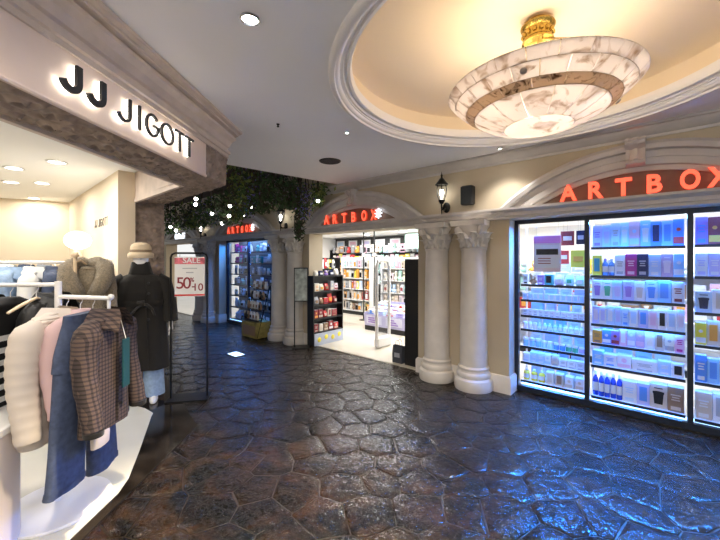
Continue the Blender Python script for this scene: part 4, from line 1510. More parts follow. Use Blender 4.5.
def interp(keys, n):
    """piecewise-smooth table: keys of (z, a, b[, dx, dy])"""
    keys = [k + (0,) * (5 - len(k)) for k in keys]
    out = []
    for i in range(n + 1):
        t = i / n * (len(keys) - 1)
        j = min(int(t), len(keys) - 2)
        u = t - j
        u = u * u * (3 - 2 * u) * .5 + u * .5
        out.append(tuple(p + (q - p) * u for p, q in zip(keys[j], keys[j + 1])))
    return out


def jacket(name, label, cat, loc, rotz, mat, L=.70, W=.50, D=.16, sl=.58, collar=True, group=None, quilt=0, noise=0, fold=.12, open_front=True, seed=1, cuff=None, buttons=None, collar_mat=None, sleeve_out=.05, stripes=None):
    """jacket on a hanger: origin at the rail, front towards -y"""
    root = thing(name, label, cat, loc, rotz, group)
    z0 = -.085
    h = W / 2
    keys = [(z0 + .01, .06, .05), (z0 - .03, h * .62, .07), (z0 - .075, h * .95, D * .42), (z0 - .16, h * .98, D * .5), (z0 - .32, h * .93, D * .52), (z0 - L * .75, h * .96, D * .52), (z0 - L, h * 1.02, D * .5)]
    m = MB(); m.rings(loft(interp(keys, 48 if quilt else 22), 32, fold, 5, seed, quilt, noise), True, True)
    m.build('body', mat, root, ang=70)
    for sx in (-1, 1):
        r2 = random.Random(seed * 3 + sx)
        path, rads = [], []
        N = 30 if quilt else 12
        path += [(sx * h * .45, 0, z0 - .055), (sx * h * .70, -.005, z0 - .075)]
        rads += [.03, .055]
        for i in range(N + 1):
            t = i / N
            path.append((sx * (h * .86 + (sleeve_out + .02) * (t ** .55) * 1.2), -.012 - .05 * t * t + .01 * math.sin(5 * t), z0 - .10 - (sl - .02) * t))
            rads.append((.5 * W * .17 + .036 - .020 * t) * (1 + (.08 * abs(math.sin(i * PI / 3)) if quilt else .04 * math.sin(i * 2.1))))
        m = MB(); m.tube(path, rads, 14)
        s_ = m.build('sleeve', mat, root, ang=70)
        if cuff:
            m = MB(); m.tube([path[-1], (path[-1][0], path[-1][1], path[-1][2] - .03)], [rads[-1] * 1.03, rads[-1] * .98], 14); m.build('cuff', cuff, s_, ang=60)
    if collar:
        for sx in (-1, 1):
            m = MB()
            rows = []
            for i in range(7):
                t = i / 6
                x = sx * (.065 - .035 * t)
                y = .045 - .145 * t
                rows.append([(x, y, z0 + .035 - .01 * t), (x * 1.5 + sx * .012, y - .006 - .02 * t, z0 + .0 - .03 * t), (x * 2.2 + sx * .018, y - .015 - .012 * t, z0 - .045 - .055 * t)])
            m.rings(rows, closed=False)
            m.rings([[(p[0], p[1] + .006, p[2] - .008) for p in r_] for r_ in rows], closed=False)
            m.build('collar', collar_mat or mat, root, ang=60)
    if open_front:
        m = MB(); m.box(-.004, .004, -D * .5 - .012, -D * .5 + .03, z0 - L + .02, z0 - .12); m.build('placket', collar_mat or mat, root, smooth=False)
    if buttons:
        for k in range(4):
            m = MB(); m.lathe([(0, 0), (.011, 0), (.011, .005), (0, .006)], 10)
            m.xform(Matrix.Translation((.03, -D * .5 - .012, z0 - .22 - k * .12)) @ Matrix.Rotation(PI / 2, 4, 'X')); m.build('button', buttons, root)
    if stripes:
        for k in range(6):
            zz = z0 - .22 - k * .075
            m = MB(); m.rings(loft([(zz, h * 1.0, D * .56, 0, 0), (zz - .035, h * 1.0, D * .56, 0, 0)], 32, fold * .5, 5, seed), False, False)
            m.build('stripe', stripes, root, ang=70)
    return root


# ---- front rack: disc base, centre post, arms
RX, RY = -2.0, 2.32
ZA, ZB = 1.405, 1.485
rk1 = thing('garment_rack', 'white T-shaped garment rack on a round white base', 'garment rack', (RX, RY, .022))
m = MB(); m.lathe([(0, 0), (.29, 0), (.295, .008), (.29, .018), (.08, .024), (.03, .04), (0, .04)], 48); m.build('base', 'white_metal', rk1)
m = MB(); m.tube([(0, 0, .03), (0, 0, ZB)], .020, 12); m.build('post', 'white_metal', rk1)
m = MB(); m.tube([(0, 0, ZA - .022), (.42, -.10, ZA - .022)], .014, 10)
m.tube([(.405, -.097, ZA - .022), (.405, -.097, ZA - .20)], .010, 8); m.build('arm', 'white_metal', rk1)
m = MB(); m.tube([(0, 0, ZB - .022), (-.75, -.10, ZB - .022)], .014, 10); m.build('arm', 'white_metal', rk1)
m = MB(); m.lathe([(0, -.02), (.016, -.015), (.019, 0), (.012, .012), (0, .016)], 12, (.42, -.10)); m.xform(Matrix.Translation((0, 0, ZA - .01))); m.build('end_cap', 'white_metal', rk1)

HZ = ZA - .002
G90 = PI / 2 + R(4)
hang = [(-1.60, 'plaid jacket'), (-1.72, 'blue jeans'), (-1.82, 'pink top'), (-1.93, 'cream quilted jacket')]
for x, what in hang:
    hanger((x, RY - .10 * (x - RX) / .42, HZ), G90, 'pale wooden hanger holding the %s' % what, group='hangers on the front rack')


def yr(x):
    return RY - .10 * (x - RX) / .42


pj = jacket('plaid_jacket', 'brown plaid wool jacket hanging at the end of the front rack', 'jacket', (-1.60, yr(-1.60) - .02, HZ), G90, 'plaid', L=.70, W=.41, D=.13, sl=.56, sleeve_out=.02, collar_mat='plaid', buttons='black', cuff='coat_dark', seed=4, group=None)
m = MB(); m.box(-.085, -.018, -.125, -.117, -.55, -.25); t_ = m.build('tag_card', 'tag_green', pj, smooth=False); t_.location = (.05, 0, 0); t_['label'] = 'long dark teal swing tag'
m = MB(); m.tube([(.0, -.12, -.25), (.01, -.08, -.12)], .002, 5); m.build('tag_string', 'white', pj)
m = MB()
m.rings(loft(interp([(-.72, .06, .02, -.1, -.03), (-.80, .07, .03, -.1, -.03), (-.865, .07, .025, -.1, -.03)], 4), 16, .1, 3, 2), True, True)
m.build('lining', 'cream_cloth', pj, ang=70)

# jeans on clip hanger
jn = thing('jeans', 'wide-leg blue jeans hanging next to the plaid jacket', 'jeans', (-1.73, yr(-1.73) - .05, HZ), G90)
m = MB(); m.rings(loft(interp([(-.10, .17, .03), (-.16, .18, .05), (-.30, .23, .06), (-.40, .245, .06)], 8), 28, .10, 4, 5), True, True); m.build('hips', 'denim', jn, ang=70)
m = MB(); m.rings(loft(interp([(-.085, .172, .034), (-.13, .176, .040)], 2), 28), True, True); m.build('waistband', 'denim', jn, ang=70)
for sx, L in ((-1, 1.08), (1, 1.14)):
    m = MB(); m.rings(loft(interp([(-.33, .105, .055, sx * .115, 0), (-.55, .115, .05, sx * .128, 0), (-.85, .125, .045, sx * .148, 0), (-L, .135, .045, sx * .165, 0)], 16), 24, .22, 3, 7 + sx), True, True)
    lg = m.build('trouser_leg', 'denim', jn, ang=70)
    m = MB(); m.rings(loft([(-L + .03, .136, .048, sx * .164, 0), (-L, .138, .049, sx * .165, 0)], 24, .2, 3, 7 + sx), False, False); m.build('hem', 'denim', lg, ang=70)
for sx in (-1, 1):
    m = MB(); m.tube([(sx * .06, -.060, -.14), (sx * .10, -.063, -.20), (sx * .17, -.060, -.21)], .004, 5); m.build('pocket_seam', 'denim_dark', jn)

pk = jacket('pink_top', 'pale pink knitted top hanging behind the blue jeans', 'top', (-1.825, yr(-1.825), HZ), G90, 'pink_cloth', L=.76, W=.42, D=.09, sl=.5, collar=False, open_front=False, seed=6, fold=.1)
jacket('quilted_jacket', 'cream quilted padded jacket hanging on the front rack', 'jacket', (-1.93, yr(-1.93) - .07, HZ), G90, 'cream_cloth', L=.76, W=.50, D=.15, sl=.60, quilt=.013, seed=8, collar_mat='cream_cloth')
# left arm garments
for x, nm, lb, mat, kw in ((-2.13, 'leather_jacket', 'black leather biker jacket hanging left of the rack post', 'leather', dict(seed=11, buttons='white_metal', W=.36)),
                           (-2.42, 'black_coat', 'plain black coat hanging beyond the striped sweater', 'black_cloth', dict(L=.60, seed=12, W=.40, D=.10)),
                           (-2.28, 'striped_sweater', 'black and white striped sweater on the front rack', 'black_cloth', dict(stripes='white_cloth', collar=False, open_front=False, seed=13, W=.50, D=.10))):
    y = RY - .10 * (RX - x) / .75
    dy_ = .13 if nm == 'leather_jacket' else 0
    hanger((x, y, ZB - .002), G90, 'pale wooden hanger holding the %s' % nm.replace('_', ' '), group='hangers on the front rack')
    jacket(nm, lb, 'jacket' if 'sweater' not in nm else 'sweater', (x, y - .02 + dy_, ZB - .002), G90, mat, **kw)

# ---- fur coat on a wooden pole stand
fs = thing('coat_stand', 'pale wooden pole stand carrying the fur coat', 'coat stand', (-2.80, 3.58, .022))
m = MB(); m.tube([(0, -.14, .02), (0, -.14, 1.66)], .016, 10); m.build('pole', 'wood_pale', fs)
m = MB(); m.lathe([(0, 0), (.2, 0), (.2, .015), (.03, .03), (0, .03)], 28, (0, -.14)); m.build('base', 'white_metal', fs)
m = MB(); m.tube([(0, -.14, 1.60), (0, -.07, 1.62), (0, 0, 1.58)], .010, 8); m.build('hook_arm', 'wood_pale', fs)
m = MB(); m.lathe([(0, 1.65), (.03, 1.655), (.034, 1.68), (.02, 1.70), (0, 1.705)], 14, (0, -.14)); m.build('knob', 'wood_pale', fs)
frot = math.atan2(2.80, 3.58) - R(4)
fur = jacket('fur_coat', 'short brown fur coat with a wide collar on the pole stand', 'coat', (-2.80, 3.60, 1.66), frot, 'fur', L=.62, W=.38, D=.20, sl=.42, collar=False, noise=.010, seed=21, open_front=False, sleeve_out=.015, fold=.06)
for sx in (-1, 1):
    m = MB()
    path = [(0, .05, .0), (sx * .09, .03, .01), (sx * .145, -.05, -.03), (sx * .145, -.11, -.13), (sx * .10, -.13, -.23), (sx * .04, -.125, -.31)]
    m.tube(path, [.06, .07, .08, .085, .075, .045], 14)
    r2 = random.Random(5)
    m.v = [(a + r2.uniform(-.008, .008), b + r2.uniform(-.008, .008), c + r2.uniform(-.008, .008)) for a, b, c in m.v]
    fo = m.build('fur_collar', 'fur', fur, (0, 0, -.06), ang=80)
    # short hairs standing off the collar
    hm = MB()
    me = fo.data
    for p in me.polygons:
        for _ in range(14):
            vs = [me.vertices[i].co for i in p.vertices]
            ws = [r2.random() for _ in vs]
            tot = sum(ws)
            q = sum((v_ * (w_ / tot) for v_, w_ in zip(vs, ws)), Vector())
            d = p.normal + Vector((r2.uniform(-.6, .6), r2.uniform(-.6, .6), r2.uniform(-1.0, .1)))
            t_ = d.cross(Vector((r2.random(), r2.random(), r2.random()))).normalized() * .0022
            hm.add([q - t_, q + t_, q + d.normalized() * r2.uniform(.012, .028)], [(0, 1, 2)])
    ho = hm.build('hair', 'fur', fo, smooth=False, fix=False); ho['kind'] = 'stuff'

# ---- mannequin
MX, MY = -2.54, 4.06
man = thing('mannequin', 'headed mannequin in long dark belted coat, beige bucket hat and pale jeans', 'mannequin', (MX, MY, .024), R(27))
body = MB()
body.rings(loft([(1.40, .07, .06, 0, 0), (1.47, .055, .055, 0, -.005), (1.53, .052, .058, 0, -.012), (1.555, .062, .075, 0, -.02), (1.60, .073, .09, 0, -.02), (1.65, .077, .097, 0, -.015), (1.70, .076, .097, 0, -.01), (1.74, .064, .082, 0, -.005), (1.77, .03, .04, 0, 0)], 24), True, True)
hd = body.build('head', 'mannequin', man, ang=80)
m = MB(); m.rings([[(-.012, -.10, 1.625), (.012, -.10, 1.625), (0, -.122, 1.622)], [(-.008, -.104, 1.66), (.008, -.104, 1.66), (0, -.112, 1.66)]], True, True); m.build('nose', 'mannequin', hd, ang=80)
hat = thing('bucket_hat', 'beige knitted bucket hat worn by the mannequin', 'hat', (MX, MY, .024), R(27))
m = MB(); m.lathe([(.128, 1.645), (.134, 1.655), (.132, 1.69), (.122, 1.705), (.108, 1.71)], 32, (0, -.01)); m.build('brim', 'knit_beige', hat, ang=60)
m = MB(); m.lathe([(.109, 1.70), (.110, 1.735), (.108, 1.74)], 32, (0, -.01)); m.build('band', 'knit_brown', hat)
m = MB(); m.lathe([(.108, 1.735), (.104, 1.775), (.085, 1.805), (.05, 1.822), (.0, 1.826)], 32, (0, -.01)); m.build('crown', 'knit_beige', hat, ang=60)
m = MB()
m.rings(loft(interp([(1.555, .085, .075, 0, -.005), (1.47, .10, .085), (1.44, .17, .105), (1.38, .235, .125), (1.25, .245, .145), (1.13, .225, .14), (1.05, .235, .145), (.85, .265, .16), (.60, .285, .17), (.37, .30, .18)], 40), 40, .10, 6, 3), True, True)
coat = m.build('coat', 'coat_dark', man, ang=70)
coat['label'] = 'long dark brown wool coat with funnel collar'
m = MB(); m.rings(loft([(1.60, .088, .088, 0, -.012), (1.55, .100, .095, 0, -.008), (1.50, .112, .10, 0, -.005), (1.46, .125, .10)], 32, .05, 5, 4), False, False); m.build('collar', 'coat_dark', coat, ang=70)
m = MB(); m.rings(loft([(1.165, .238, .153), (1.145, .242, .157), (1.12, .24, .155), (1.10, .236, .150)], 40, .02, 6, 3), False, False); m.build('belt', 'coat_dark', coat, ang=50)
m = MB(); m.tube([(.02, -.155, 1.135), (.07, -.175, 1.12), (.12, -.18, 1.07), (.15, -.18, .99)], [.03, .028, .024, .020], 8, flat=.5)
m.tube([(.03, -.16, 1.13), (-.02, -.18, 1.09), (-.07, -.185, 1.03), (-.10, -.18, .97)], [.03, .028, .024, .020], 8, flat=.5)
m.tube([(-.02, -.155, 1.13), (.05, -.165, 1.135)], .034, 8); m.build('belt_knot', 'coat_dark', coat, ang=60)
m = MB(); m.tube([(.05, -.118, 1.42), (.06, -.143, 1.25), (.065, -.152, 1.05), (.075, -.172, .75), (.085, -.188, .40)], .006, 6); m.build('front_edge', 'coat_dark', coat)
for k in range(3):
    m = MB(); m.lathe([(0, 0), (.016, 0), (.016, .006), (0, .008)], 12); m.xform(Matrix.Translation((.085, (-.150, -.146, -.168)[k], (1.36, 1.24, .95)[k])) @ Matrix.Rotation(PI / 2, 4, 'X')); m.build('button', 'black', coat)
for sx in (-1, 1):
    m = MB()
    m.tube([(sx * .16, 0, 1.405), (sx * .225, 0, 1.36), (sx * .26, .01, 1.22), (sx * .285, 0, 1.08), (sx * .30, -.03, .98), (sx * .305, -.055, .90)], [.075, .092, .090, .085, .08, .076], 16)
    sl = m.build('sleeve', 'coat_dark', coat, ang=80)
    # hand with palm, four fingers and thumb
    hnd = MB()
    bx_, by_, bz_ = sx * .305, -.06, .90
    hnd.rings([[(bx_ + w_ * math.cos(t), by_ + d_ * math.sin(t) - dy, z_) for t in [k * PI / 5 for k in range(10)]] for z_, w_, d_, dy in ((.91, .020, .026, 0), (.87, .022, .030, .004), (.83, .020, .040, .010), (.805, .018, .042, .014))], True, True)
    for k in range(4):
        yy = by_ - .014 - .033 + k * .021
        ln = (.062, .074, .070, .054)[k]
        hnd.tube([(bx_, yy, .815), (bx_ - sx * .006, yy, .815 - ln * .5), (bx_ - sx * .020, yy, .815 - ln)], [.0095, .009, .007], 7)
    hnd.tube([(bx_, by_ - .025, .865), (bx_ - sx * .010, by_ - .055, .835), (bx_ - sx * .018, by_ - .06, .80)], [.011, .010, .007], 7)
    hnd.build('hand', 'mannequin', man, ang=80)
    # trousers and shoes
    m = MB(); m.rings(loft(interp([(.50, .095, .10, sx * .115, 0), (.30, .105, .11, sx * .125, 0), (.06, .115, .125, sx * .13, 0)], 8), 24, .12, 4, 6 + sx), True, True)
    m.build('trouser_leg', 'denim_light', man, ang=70)
    m = MB()
    m.rings([[(sx * .13 + w_ * math.cos(t), yc + l_ * math.sin(t), z_) for t in [k * PI / 8 for k in range(16)]] for z_, w_, l_, yc in ((.0, .042, .13, -.07), (.018, .046, .135, -.07), (.05, .042, .115, -.06), (.085, .035, .07, -.02))], True, True)
    m.build('shoe', 'white', man, ang=50)

# ---- globe lamp on a post
lp = thing('globe_lamp', 'glowing white oval globe lamp on a cream post', 'lamp', (-3.45, 4.28, .022))
m = MB(); m.lathe([(0, 0), (.14, 0), (.14, .02), (.05, .03), (.045, .05), (.045, 1.74), (.055, 1.75), (0, 1.76)], 24); m.build('post', 'cream_wall', lp, ang=40)
m = MB(); m.lathe([(.135 * math.sin(PI * k / 14), 1.865 - .11 * math.cos(PI * k / 14)) for k in range(15)], 28); m.build('globe', 'globe', lp, ang=80)
light('globe_light', 'POINT', (-3.40, 4.10, 1.90), 3, (1, .93, .82), .12)

# ---- pedestal
pd = thing('pedestal', 'round white display pedestal at the front of the clothes shop', 'pedestal', (-2.30, 1.84, .022))
m = MB(); m.lathe([(0, .0), (.37, 0), (.37, .67), (.0, .67)], 56); m.build('drum', M('pedestal_pink', (.72, .64, .62), .5), pd, ang=40)
m = MB(); m.lathe([(0, .67), (.375, .67), (.38, .675), (.38, .708), (.375, .713), (0, .713)], 56); m.build('top', 'white', pd, ang=40)

# ---- white cabinet panel against the inner wall
cb_ = thing('wardrobe_panel', 'white wardrobe panel standing against the cream inner wall', 'wardrobe', w0 + rd3 * 1.0 - rn3 * .003, math.atan2(-RD.y, -RD.x))
m = MB(); m.box(-.72, .72, -.10, .0, .024, 1.62); m.build('carcass', 'white', cb_, smooth=False)
for k in range(2):
    m = MB(); m.box(-.71 + k * .715, -.005 + k * .715, -.122, -.102, .05, 1.59); d_ = m.build('door', 'white', cb_, smooth=False)
    m = MB(); m.tube([(-.06 + k * .10, -.13, .9), (-.06 + k * .10, -.13, 1.1)], .006, 6); m.build('handle', 'white_metal', d_)
m = MB(); m.box(-.73, .73, -.13, .0, 1.62, 1.645); m.build('top_board', 'white', cb_, smooth=False)


# ---- racks further inside the shop
def rail_rack(label, a, b, z, group, items):
    a, b = Vector((*a, 0)), Vector((*b, 0))
    d = b - a
    L = d.length
    rz = math.atan2(d.y, d.x)
    root = thing('garment_rack', label, 'garment rack', (a.x, a.y, .022), rz)
    m = MB(); m.tube([(0, 0, .02), (0, 0, z - .05), (.03, 0, z - .01), (.06, 0, z), (L - .06, 0, z), (L - .03, 0, z - .01), (L, 0, z - .05), (L, 0, .02)], .014, 10); m.build('frame', 'white_metal', root)
    for x_ in (0, L):
        m = MB(); m.tube([(x_, -.2, .014), (x_, .2, .014)], .014, 8); m.build('foot', 'white_metal', root)
    n = len(items)
    for i, (nm, lb, mat, kw) in enumerate(items):
        p = a + d * ((i + .7) / (n + .4))
        rr = rz + PI / 2 + rnd.uniform(-.12, .12)
        hanger((p.x, p.y, z + .022 + .012), rr, 'pale hanger holding the %s' % lb, group='hangers deeper in the shop')
        jacket(nm, lb, 'jacket', (p.x, p.y, z + .034), rr, mat, group=group, **kw)
    return root


rail_rack('white rail of denim jackets behind the front rack', (-3.75, 3.35), (-3.02, 3.85), 1.60, 'garments on the denim rail',
          [('denim_shirt', 'dark denim shirt on the denim rail', 'denim_dark', dict(seed=31)), ('denim_shirt', 'pale denim shirt on the denim rail', 'denim_light', dict(seed=32)), ('white_shirt', 'white shirt on the denim rail', 'white_cloth', dict(seed=33, D=.1)),
           ('denim_shirt', 'mid blue denim shirt on the denim rail', 'denim', dict(seed=34)), ('grey_shirt', 'grey shirt on the denim rail', 'grey_cloth', dict(seed=35))])
rail_rack('far white rail along the cream back wall', (-6.0, 4.9), (-4.75, 5.45), 1.60, 'garments on the far rail',
          [('dark_jacket', 'black jacket on the far rail', 'black_cloth', dict(seed=41)), ('denim_shirt', 'pale blue denim jacket on the far rail', 'denim_light', dict(seed=42)), ('denim_shirt', 'faded blue shirt on the far rail', 'denim', dict(seed=43)), ('white_shirt', 'white shirt on the far rail', 'white_cloth', dict(seed=44)),
           ('denim_shirt', 'dark navy jacket on the far rail', 'denim_dark', dict(seed=45)), ('grey_shirt', 'grey jacket on the far rail', 'grey_cloth', dict(seed=46))])

# ---- sale sign on a black frame
ss = thing('sale_stand', 'black frame stand hung with a white and red sale board', 'sign stand', (-2.02, 4.14, .018), R(12))
m = MB(); m.tube([(-.20, 0, .01), (-.20, 0, 1.66), (-.185, 0, 1.695), (-.15, 0, 1.71), (.15, 0, 1.71), (.185, 0, 1.695), (.20, 0, 1.66), (.20, 0, .01)], .012, 10); m.build('frame', 'black_metal', ss)
m = MB(); m.box(-.23, .23, -.13, .13, 0, .012); m.build('base', 'black_metal', ss, smooth=False)
m = MB(); m.box(-.155, .175, -.016, -.010, 1.20, 1.665); bd_ = m.build('board', 'white', ss, smooth=False)
m = MB(); m.box(-.155, .175, -.0175, -.0155, 1.58, 1.655); m.build('header', M('sale_pink', (.75, .16, .20), .5, var=.5, vscale=25), bd_, smooth=False)
m = MB(); m.box(-.155, .175, -.0175, -.0155, 1.205, 1.225); m.build('footer', cm('red'), bd_, smooth=False)
for t_, x_, z_, h_, mt in (('SALE', .03, 1.592, .065, 'white'), ('5', -.095, 1.29, .135, 'maroon'), ('0', -.02, 1.29, .135, 'maroon'), ('%', .035, 1.37, .05, 'maroon'), ('-', .05, 1.305, .09, 'maroon'), ('10', .11, 1.265, .085, 'maroon')):
    cm('maroon'); letter(t_, h_ / .70, .001, 'goods_maroon' if mt == 'maroon' else 'white', bd_, (x_, -.018, z_), offset=.001, name='lettering')
m = MB(); m.box(-.07, .09, -.0175, -.0155, 1.525, 1.535); m.box(-.03, .05, -.0175, -.0155, 1.475, 1.487); m.build('text_line', cm('grey'), bd_, smooth=False)
m = MB(); m.tube([(-.10, -.012, 1.66), (-.10, 0, 1.712)], .003, 5); m.tube([(.12, -.012, 1.66), (.12, 0, 1.712)], .003, 5); m.build('hook', 'black_metal', ss)

# ---- lights of the clothes shop
for k, (px, py) in enumerate(((57, 162), (14, 168), (11, 182), (42, 183), (34, 198), (-90, 150), (-60, 190), (-150, 120))):
    Yd = (JH - CAMZ) * FPX / (HY - py)
    X = (px - CX) / FPX * Yd
    t_ = thing('ceiling_downlight', 'round white recessed downlight in the clothes shop ceiling', 'ceiling light', (X, Yd, JH), 0, 'clothes shop downlights')
    m = MB(); m.lathe([(.075, 0), (.095, -.004), (.10, -.010), (.085, -.012), (.07, -.003)], 20); m.build('ring', 'white', t_)
    m = MB(); m.lathe([(0, -.006), (.078, -.006), (.078, 0)], 20); m.build('lens', 'lamp_glow', t_)
    light('shop_light', 'AREA', (X, Yd, JH - .02), 5, (1, .95, .87), .18)
for X, Y in ((-2.3, 1.6), (-2.4, 2.7), (-3.2, 2.2)):
    t_ = thing('ceiling_downlight', 'round white recessed downlight in the clothes shop ceiling', 'ceiling light', (X, Y, JH), 0, 'clothes shop downlights')
    m = MB(); m.lathe([(.075, 0), (.095, -.004), (.10, -.010), (.085, -.012), (.07, -.003)], 20); m.build('ring', 'white', t_)
    m = MB(); m.lathe([(0, -.006), (.078, -.006), (.078, 0)], 20); m.build('lens', 'lamp_glow', t_)
    light('shop_light', 'AREA', (X, Y, JH - .02), 5.5, (1, .95, .88), .18)
# ================================================================== CHANDELIER
CHX, CHY, CHZ = 1.24, 2.44, 2.82
ch = thing('bowl_chandelier', 'large alabaster bowl lamp of pieced stone hanging from the round dome', 'chandelier', (CHX, CHY, CHZ))


def wedge(prof, a, gap=.006):
    m = MB()
    n = 5
    inner, outer = [], []
    for r, z in prof:
        g = gap / max(r, .02) / 2
        outer.append([(r * math.cos(-a / 2 + g + (a - 2 * g) * k / n), r * math.sin(-a / 2 + g + (a - 2 * g) * k / n), z) for k in range(n + 1)])
    for r, z in prof:
        rr = r - .008
        g = gap / max(r, .02) / 2
        inner.append([(rr * math.cos(-a / 2 + g + (a - 2 * g) * k / n), rr * math.sin(-a / 2 + g + (a - 2 * g) * k / n), z + .010) for k in range(n + 1)])
    rows = [o + list(reversed(i)) for o, i in zip(outer, inner)]
    m.rings(rows, True, True)
    return m


def ringrow(name, prof, n, off, mat):
    p = None
    for k in range(n):
        if p is None:
            p = wedge(prof, 2 * PI / n).build(name, mat, ch, rotz=off, ang=60)
        else:
            l = p.copy(); COL.objects.link(l); l.rotation_euler = (0, 0, off + 2 * PI * k / n)


ringrow('alabaster_panel', [(.605, 0), (.585, -.022), (.555, -.052)], 22, 0, 'alabaster')
ringrow('alabaster_panel', [(.553, -.054), (.52, -.084), (.483, -.115)], 22, .12, 'alabaster')
ringrow('dark_panel', [(.481, -.117), (.455, -.136), (.422, -.154)], 16, .05, 'alabaster_dark')
ringrow('alabaster_panel', [(.420, -.156), (.37, -.188), (.30, -.222), (.22, -.246)], 14, .2, 'alabaster')
m = MB(); m.lathe([(.218, -.247), (.14, -.262), (.07, -.269), (0, -.271)], 32); m.build('bottom_disc', 'alabaster', ch, ang=60)
for r, z in ((.597, -.001), (.55, -.056), (.478, -.119), (.418, -.158)):
    MB().tube([(r * math.cos(2 * PI * k / 64), r * math.sin(2 * PI * k / 64), z + .006) for k in range(65)], .0035, 6).build('joint_band', M('bronze', (.45, .35, .25), .4, metal=.7), ch, ang=60)
for k in range(3):
    a = k * 2 * PI / 3 + 4.1
    o = MB().lathe([(0, 0), (.020, .0), (.018, .008), (0, .012)], 14).xform(Matrix.Translation((.525 * math.cos(a), .525 * math.sin(a), -.086)) @ Matrix.Rotation(a, 4, 'Z') @ Matrix.Rotation(R(132), 4, 'Y')).build('stud', M('stud', (.4, .36, .33), .4, metal=.6), ch)
# ceiling mount and rods
m = MB(); m.lathe([(0, .50), (.06, .50), (.06, .47), (.105, .465), (.112, .45), (.105, .435), (.092, .425), (.088, .37), (.10, .355), (.103, .34), (.085, .325), (.06, .315), (0, .31)], 28); m.build('mount', 'gold', ch, ang=35)
bd0 = None
for k in range(14):
    if bd0 is None:
        bd0 = MB().lathe([(0, -.016), (.012, -.010), (.015, 0), (.012, .014), (0, .024)], 8, (.093, 0)).build('mount_leaf', 'gold', ch, (0, 0, .395))
    else:
        l = bd0.copy(); COL.objects.link(l); l.rotation_euler = (0, 0, k * 2 * PI / 14)
for k in range(3):
    a = k * 2 * PI / 3 + .4
    MB().tube([(.04 * math.cos(a), .04 * math.sin(a), .35), (.59 * math.cos(a), .59 * math.sin(a), .004)], .005, 6).build('rod', 'gold', ch)
for k in range(6):
    a = k * PI / 3 + .3
    o = MB().lathe([(0, 0), (.018, .005), (.03, .035), (.025, .07), (0, .085)], 12, (.26 * math.cos(a), .26 * math.sin(a))).build('bulb', 'bulb_soft', ch, (0, 0, -.11))
    light('chandelier_bulb', 'POINT', (CHX + .33 * math.cos(a), CHY + .33 * math.sin(a), CHZ + .03), 1.9, (1, .85, .68), .05)

# ================================================================== CEILING FIXTURES
def downlight(px, py, r, label, power, col=(1, .96, .9), cone=100, xy=None):
    Y = (CEIL - CAMZ) * FPX / (HY - py)
    X = (px - CX) / FPX * Y
    if xy:
        X, Y = xy
    t_ = thing('ceiling_spotlight', label, 'ceiling light', (X, Y, CEIL), 0, 'corridor ceiling spots')
    m = MB(); m.lathe([(r, 0), (r * 1.35, -.002), (r * 1.38, -.010), (r * 1.1, -.014), (r * .95, -.002)], 24); m.build('ring', M('chrome', (.5, .5, .5), .2, metal=1), t_)
    m = MB(); m.lathe([(0, -.004), (r, -.004), (r, 0)], 20); m.build('lens', 'lamp_cool', t_)
    light('spot_light', 'SPOT', (X, Y, CEIL - .03), power, col, .05, (0, 0, 0), None, R(cone), .6)


downlight(250, 18, .038, 'round chrome ceiling spot over the corridor by the clothes shop', 380, (1, .80, .52), 66)
for xy_, lb_ in (((-.60, .45), 'added out-of-view ceiling spot above the clothes shop lettering'), ((-.65, -.9), 'added out-of-view ceiling spot behind the lettering one'), ((1.3, -.4), 'added out-of-view ceiling spot behind the dome')):
    downlight(0, 0, .038, lb_, 60, (1, .88, .78), 160, xy_)  # unseen wide spots added to brighten the clothes shop fascia
downlight(347, 132, .016, 'small ceiling spot between dome and black ceiling speaker', 18)
downlight(500, 148, .02, 'small ceiling spot between the dome and the beige wall', 22)
t_ = thing('ceiling_speaker', 'black round ceiling speaker near the garlands', 'loudspeaker', ((330 - CX) / FPX * (1.3 * 350 / (HY - 161)), 1.3 * 350 / (HY - 161), CEIL))
m = MB(); m.lathe([(0, -.012), (.13, -.012), (.14, -.008), (.145, 0)], 32); m.build('rim', 'black', t_)
m = MB(); m.lathe([(0, -.0135), (.125, -.0135), (.125, -.011)], 32); m.build('grille', 'grille', t_)
t_ = thing('sprinkler_head', 'tiny dark sprinkler head on the grey ceiling', 'sprinkler', ((278 - CX) / FPX * (1.3 * 350 / (HY - 124)), 1.3 * 350 / (HY - 124), CEIL))
m = MB(); m.lathe([(0, -.03), (.012, -.028), (.012, -.024), (.006, -.022), (.008, -.006), (.016, -.004), (.016, 0)], 12); m.build('body', 'black_metal', t_)

# ================================================================== LIGHT PATCH ON THE FLOOR, BUILT AS A GLOWING TILE
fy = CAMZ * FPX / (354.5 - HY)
fl = thing('floor_light_patch', 'glowing tile standing in for a patch of light on the dark stones', 'painted light patch', ((236 - CX) / FPX * fy, fy, 0), FA)
m = MB(); m.box(-.15, .15, -.10, .10, -.01, .006); m.build('frame', 'black_metal', fl, smooth=False)  # invented rim that carries the glowing face
m = MB(); m.box(-.135, .135, -.085, .085, .004, .009); m.build('lens', M('light_patch_glow', (1, 1, 1), .4, emis=(.6, .85, 1), estr=1.2), fl, smooth=False)  # emissive face imitates light falling on the stones; no lamp sits here

# ================================================================== GARLANDS AND STRING LIGHTS
M('leaf_a', (.04, .085, .022), .6, var=.4, vscale=30)
M('leaf_b', (.15, .19, .04), .6, var=.4, vscale=30)
M('leaf_c', (.06, .06, .035), .7, var=.4, vscale=30)
M('wisteria', (.17, .15, .45), .7, var=.4, vscale=40)
M('wisteria_pale', (.26, .22, .24), .7, var=.3, vscale=40)
M('vine', (.06, .04, .025), .8)


def at(px, py, Y):
    return Vector(((px - CX) / FPX * Y, Y, CAMZ + (HY - py) / FPX * Y))


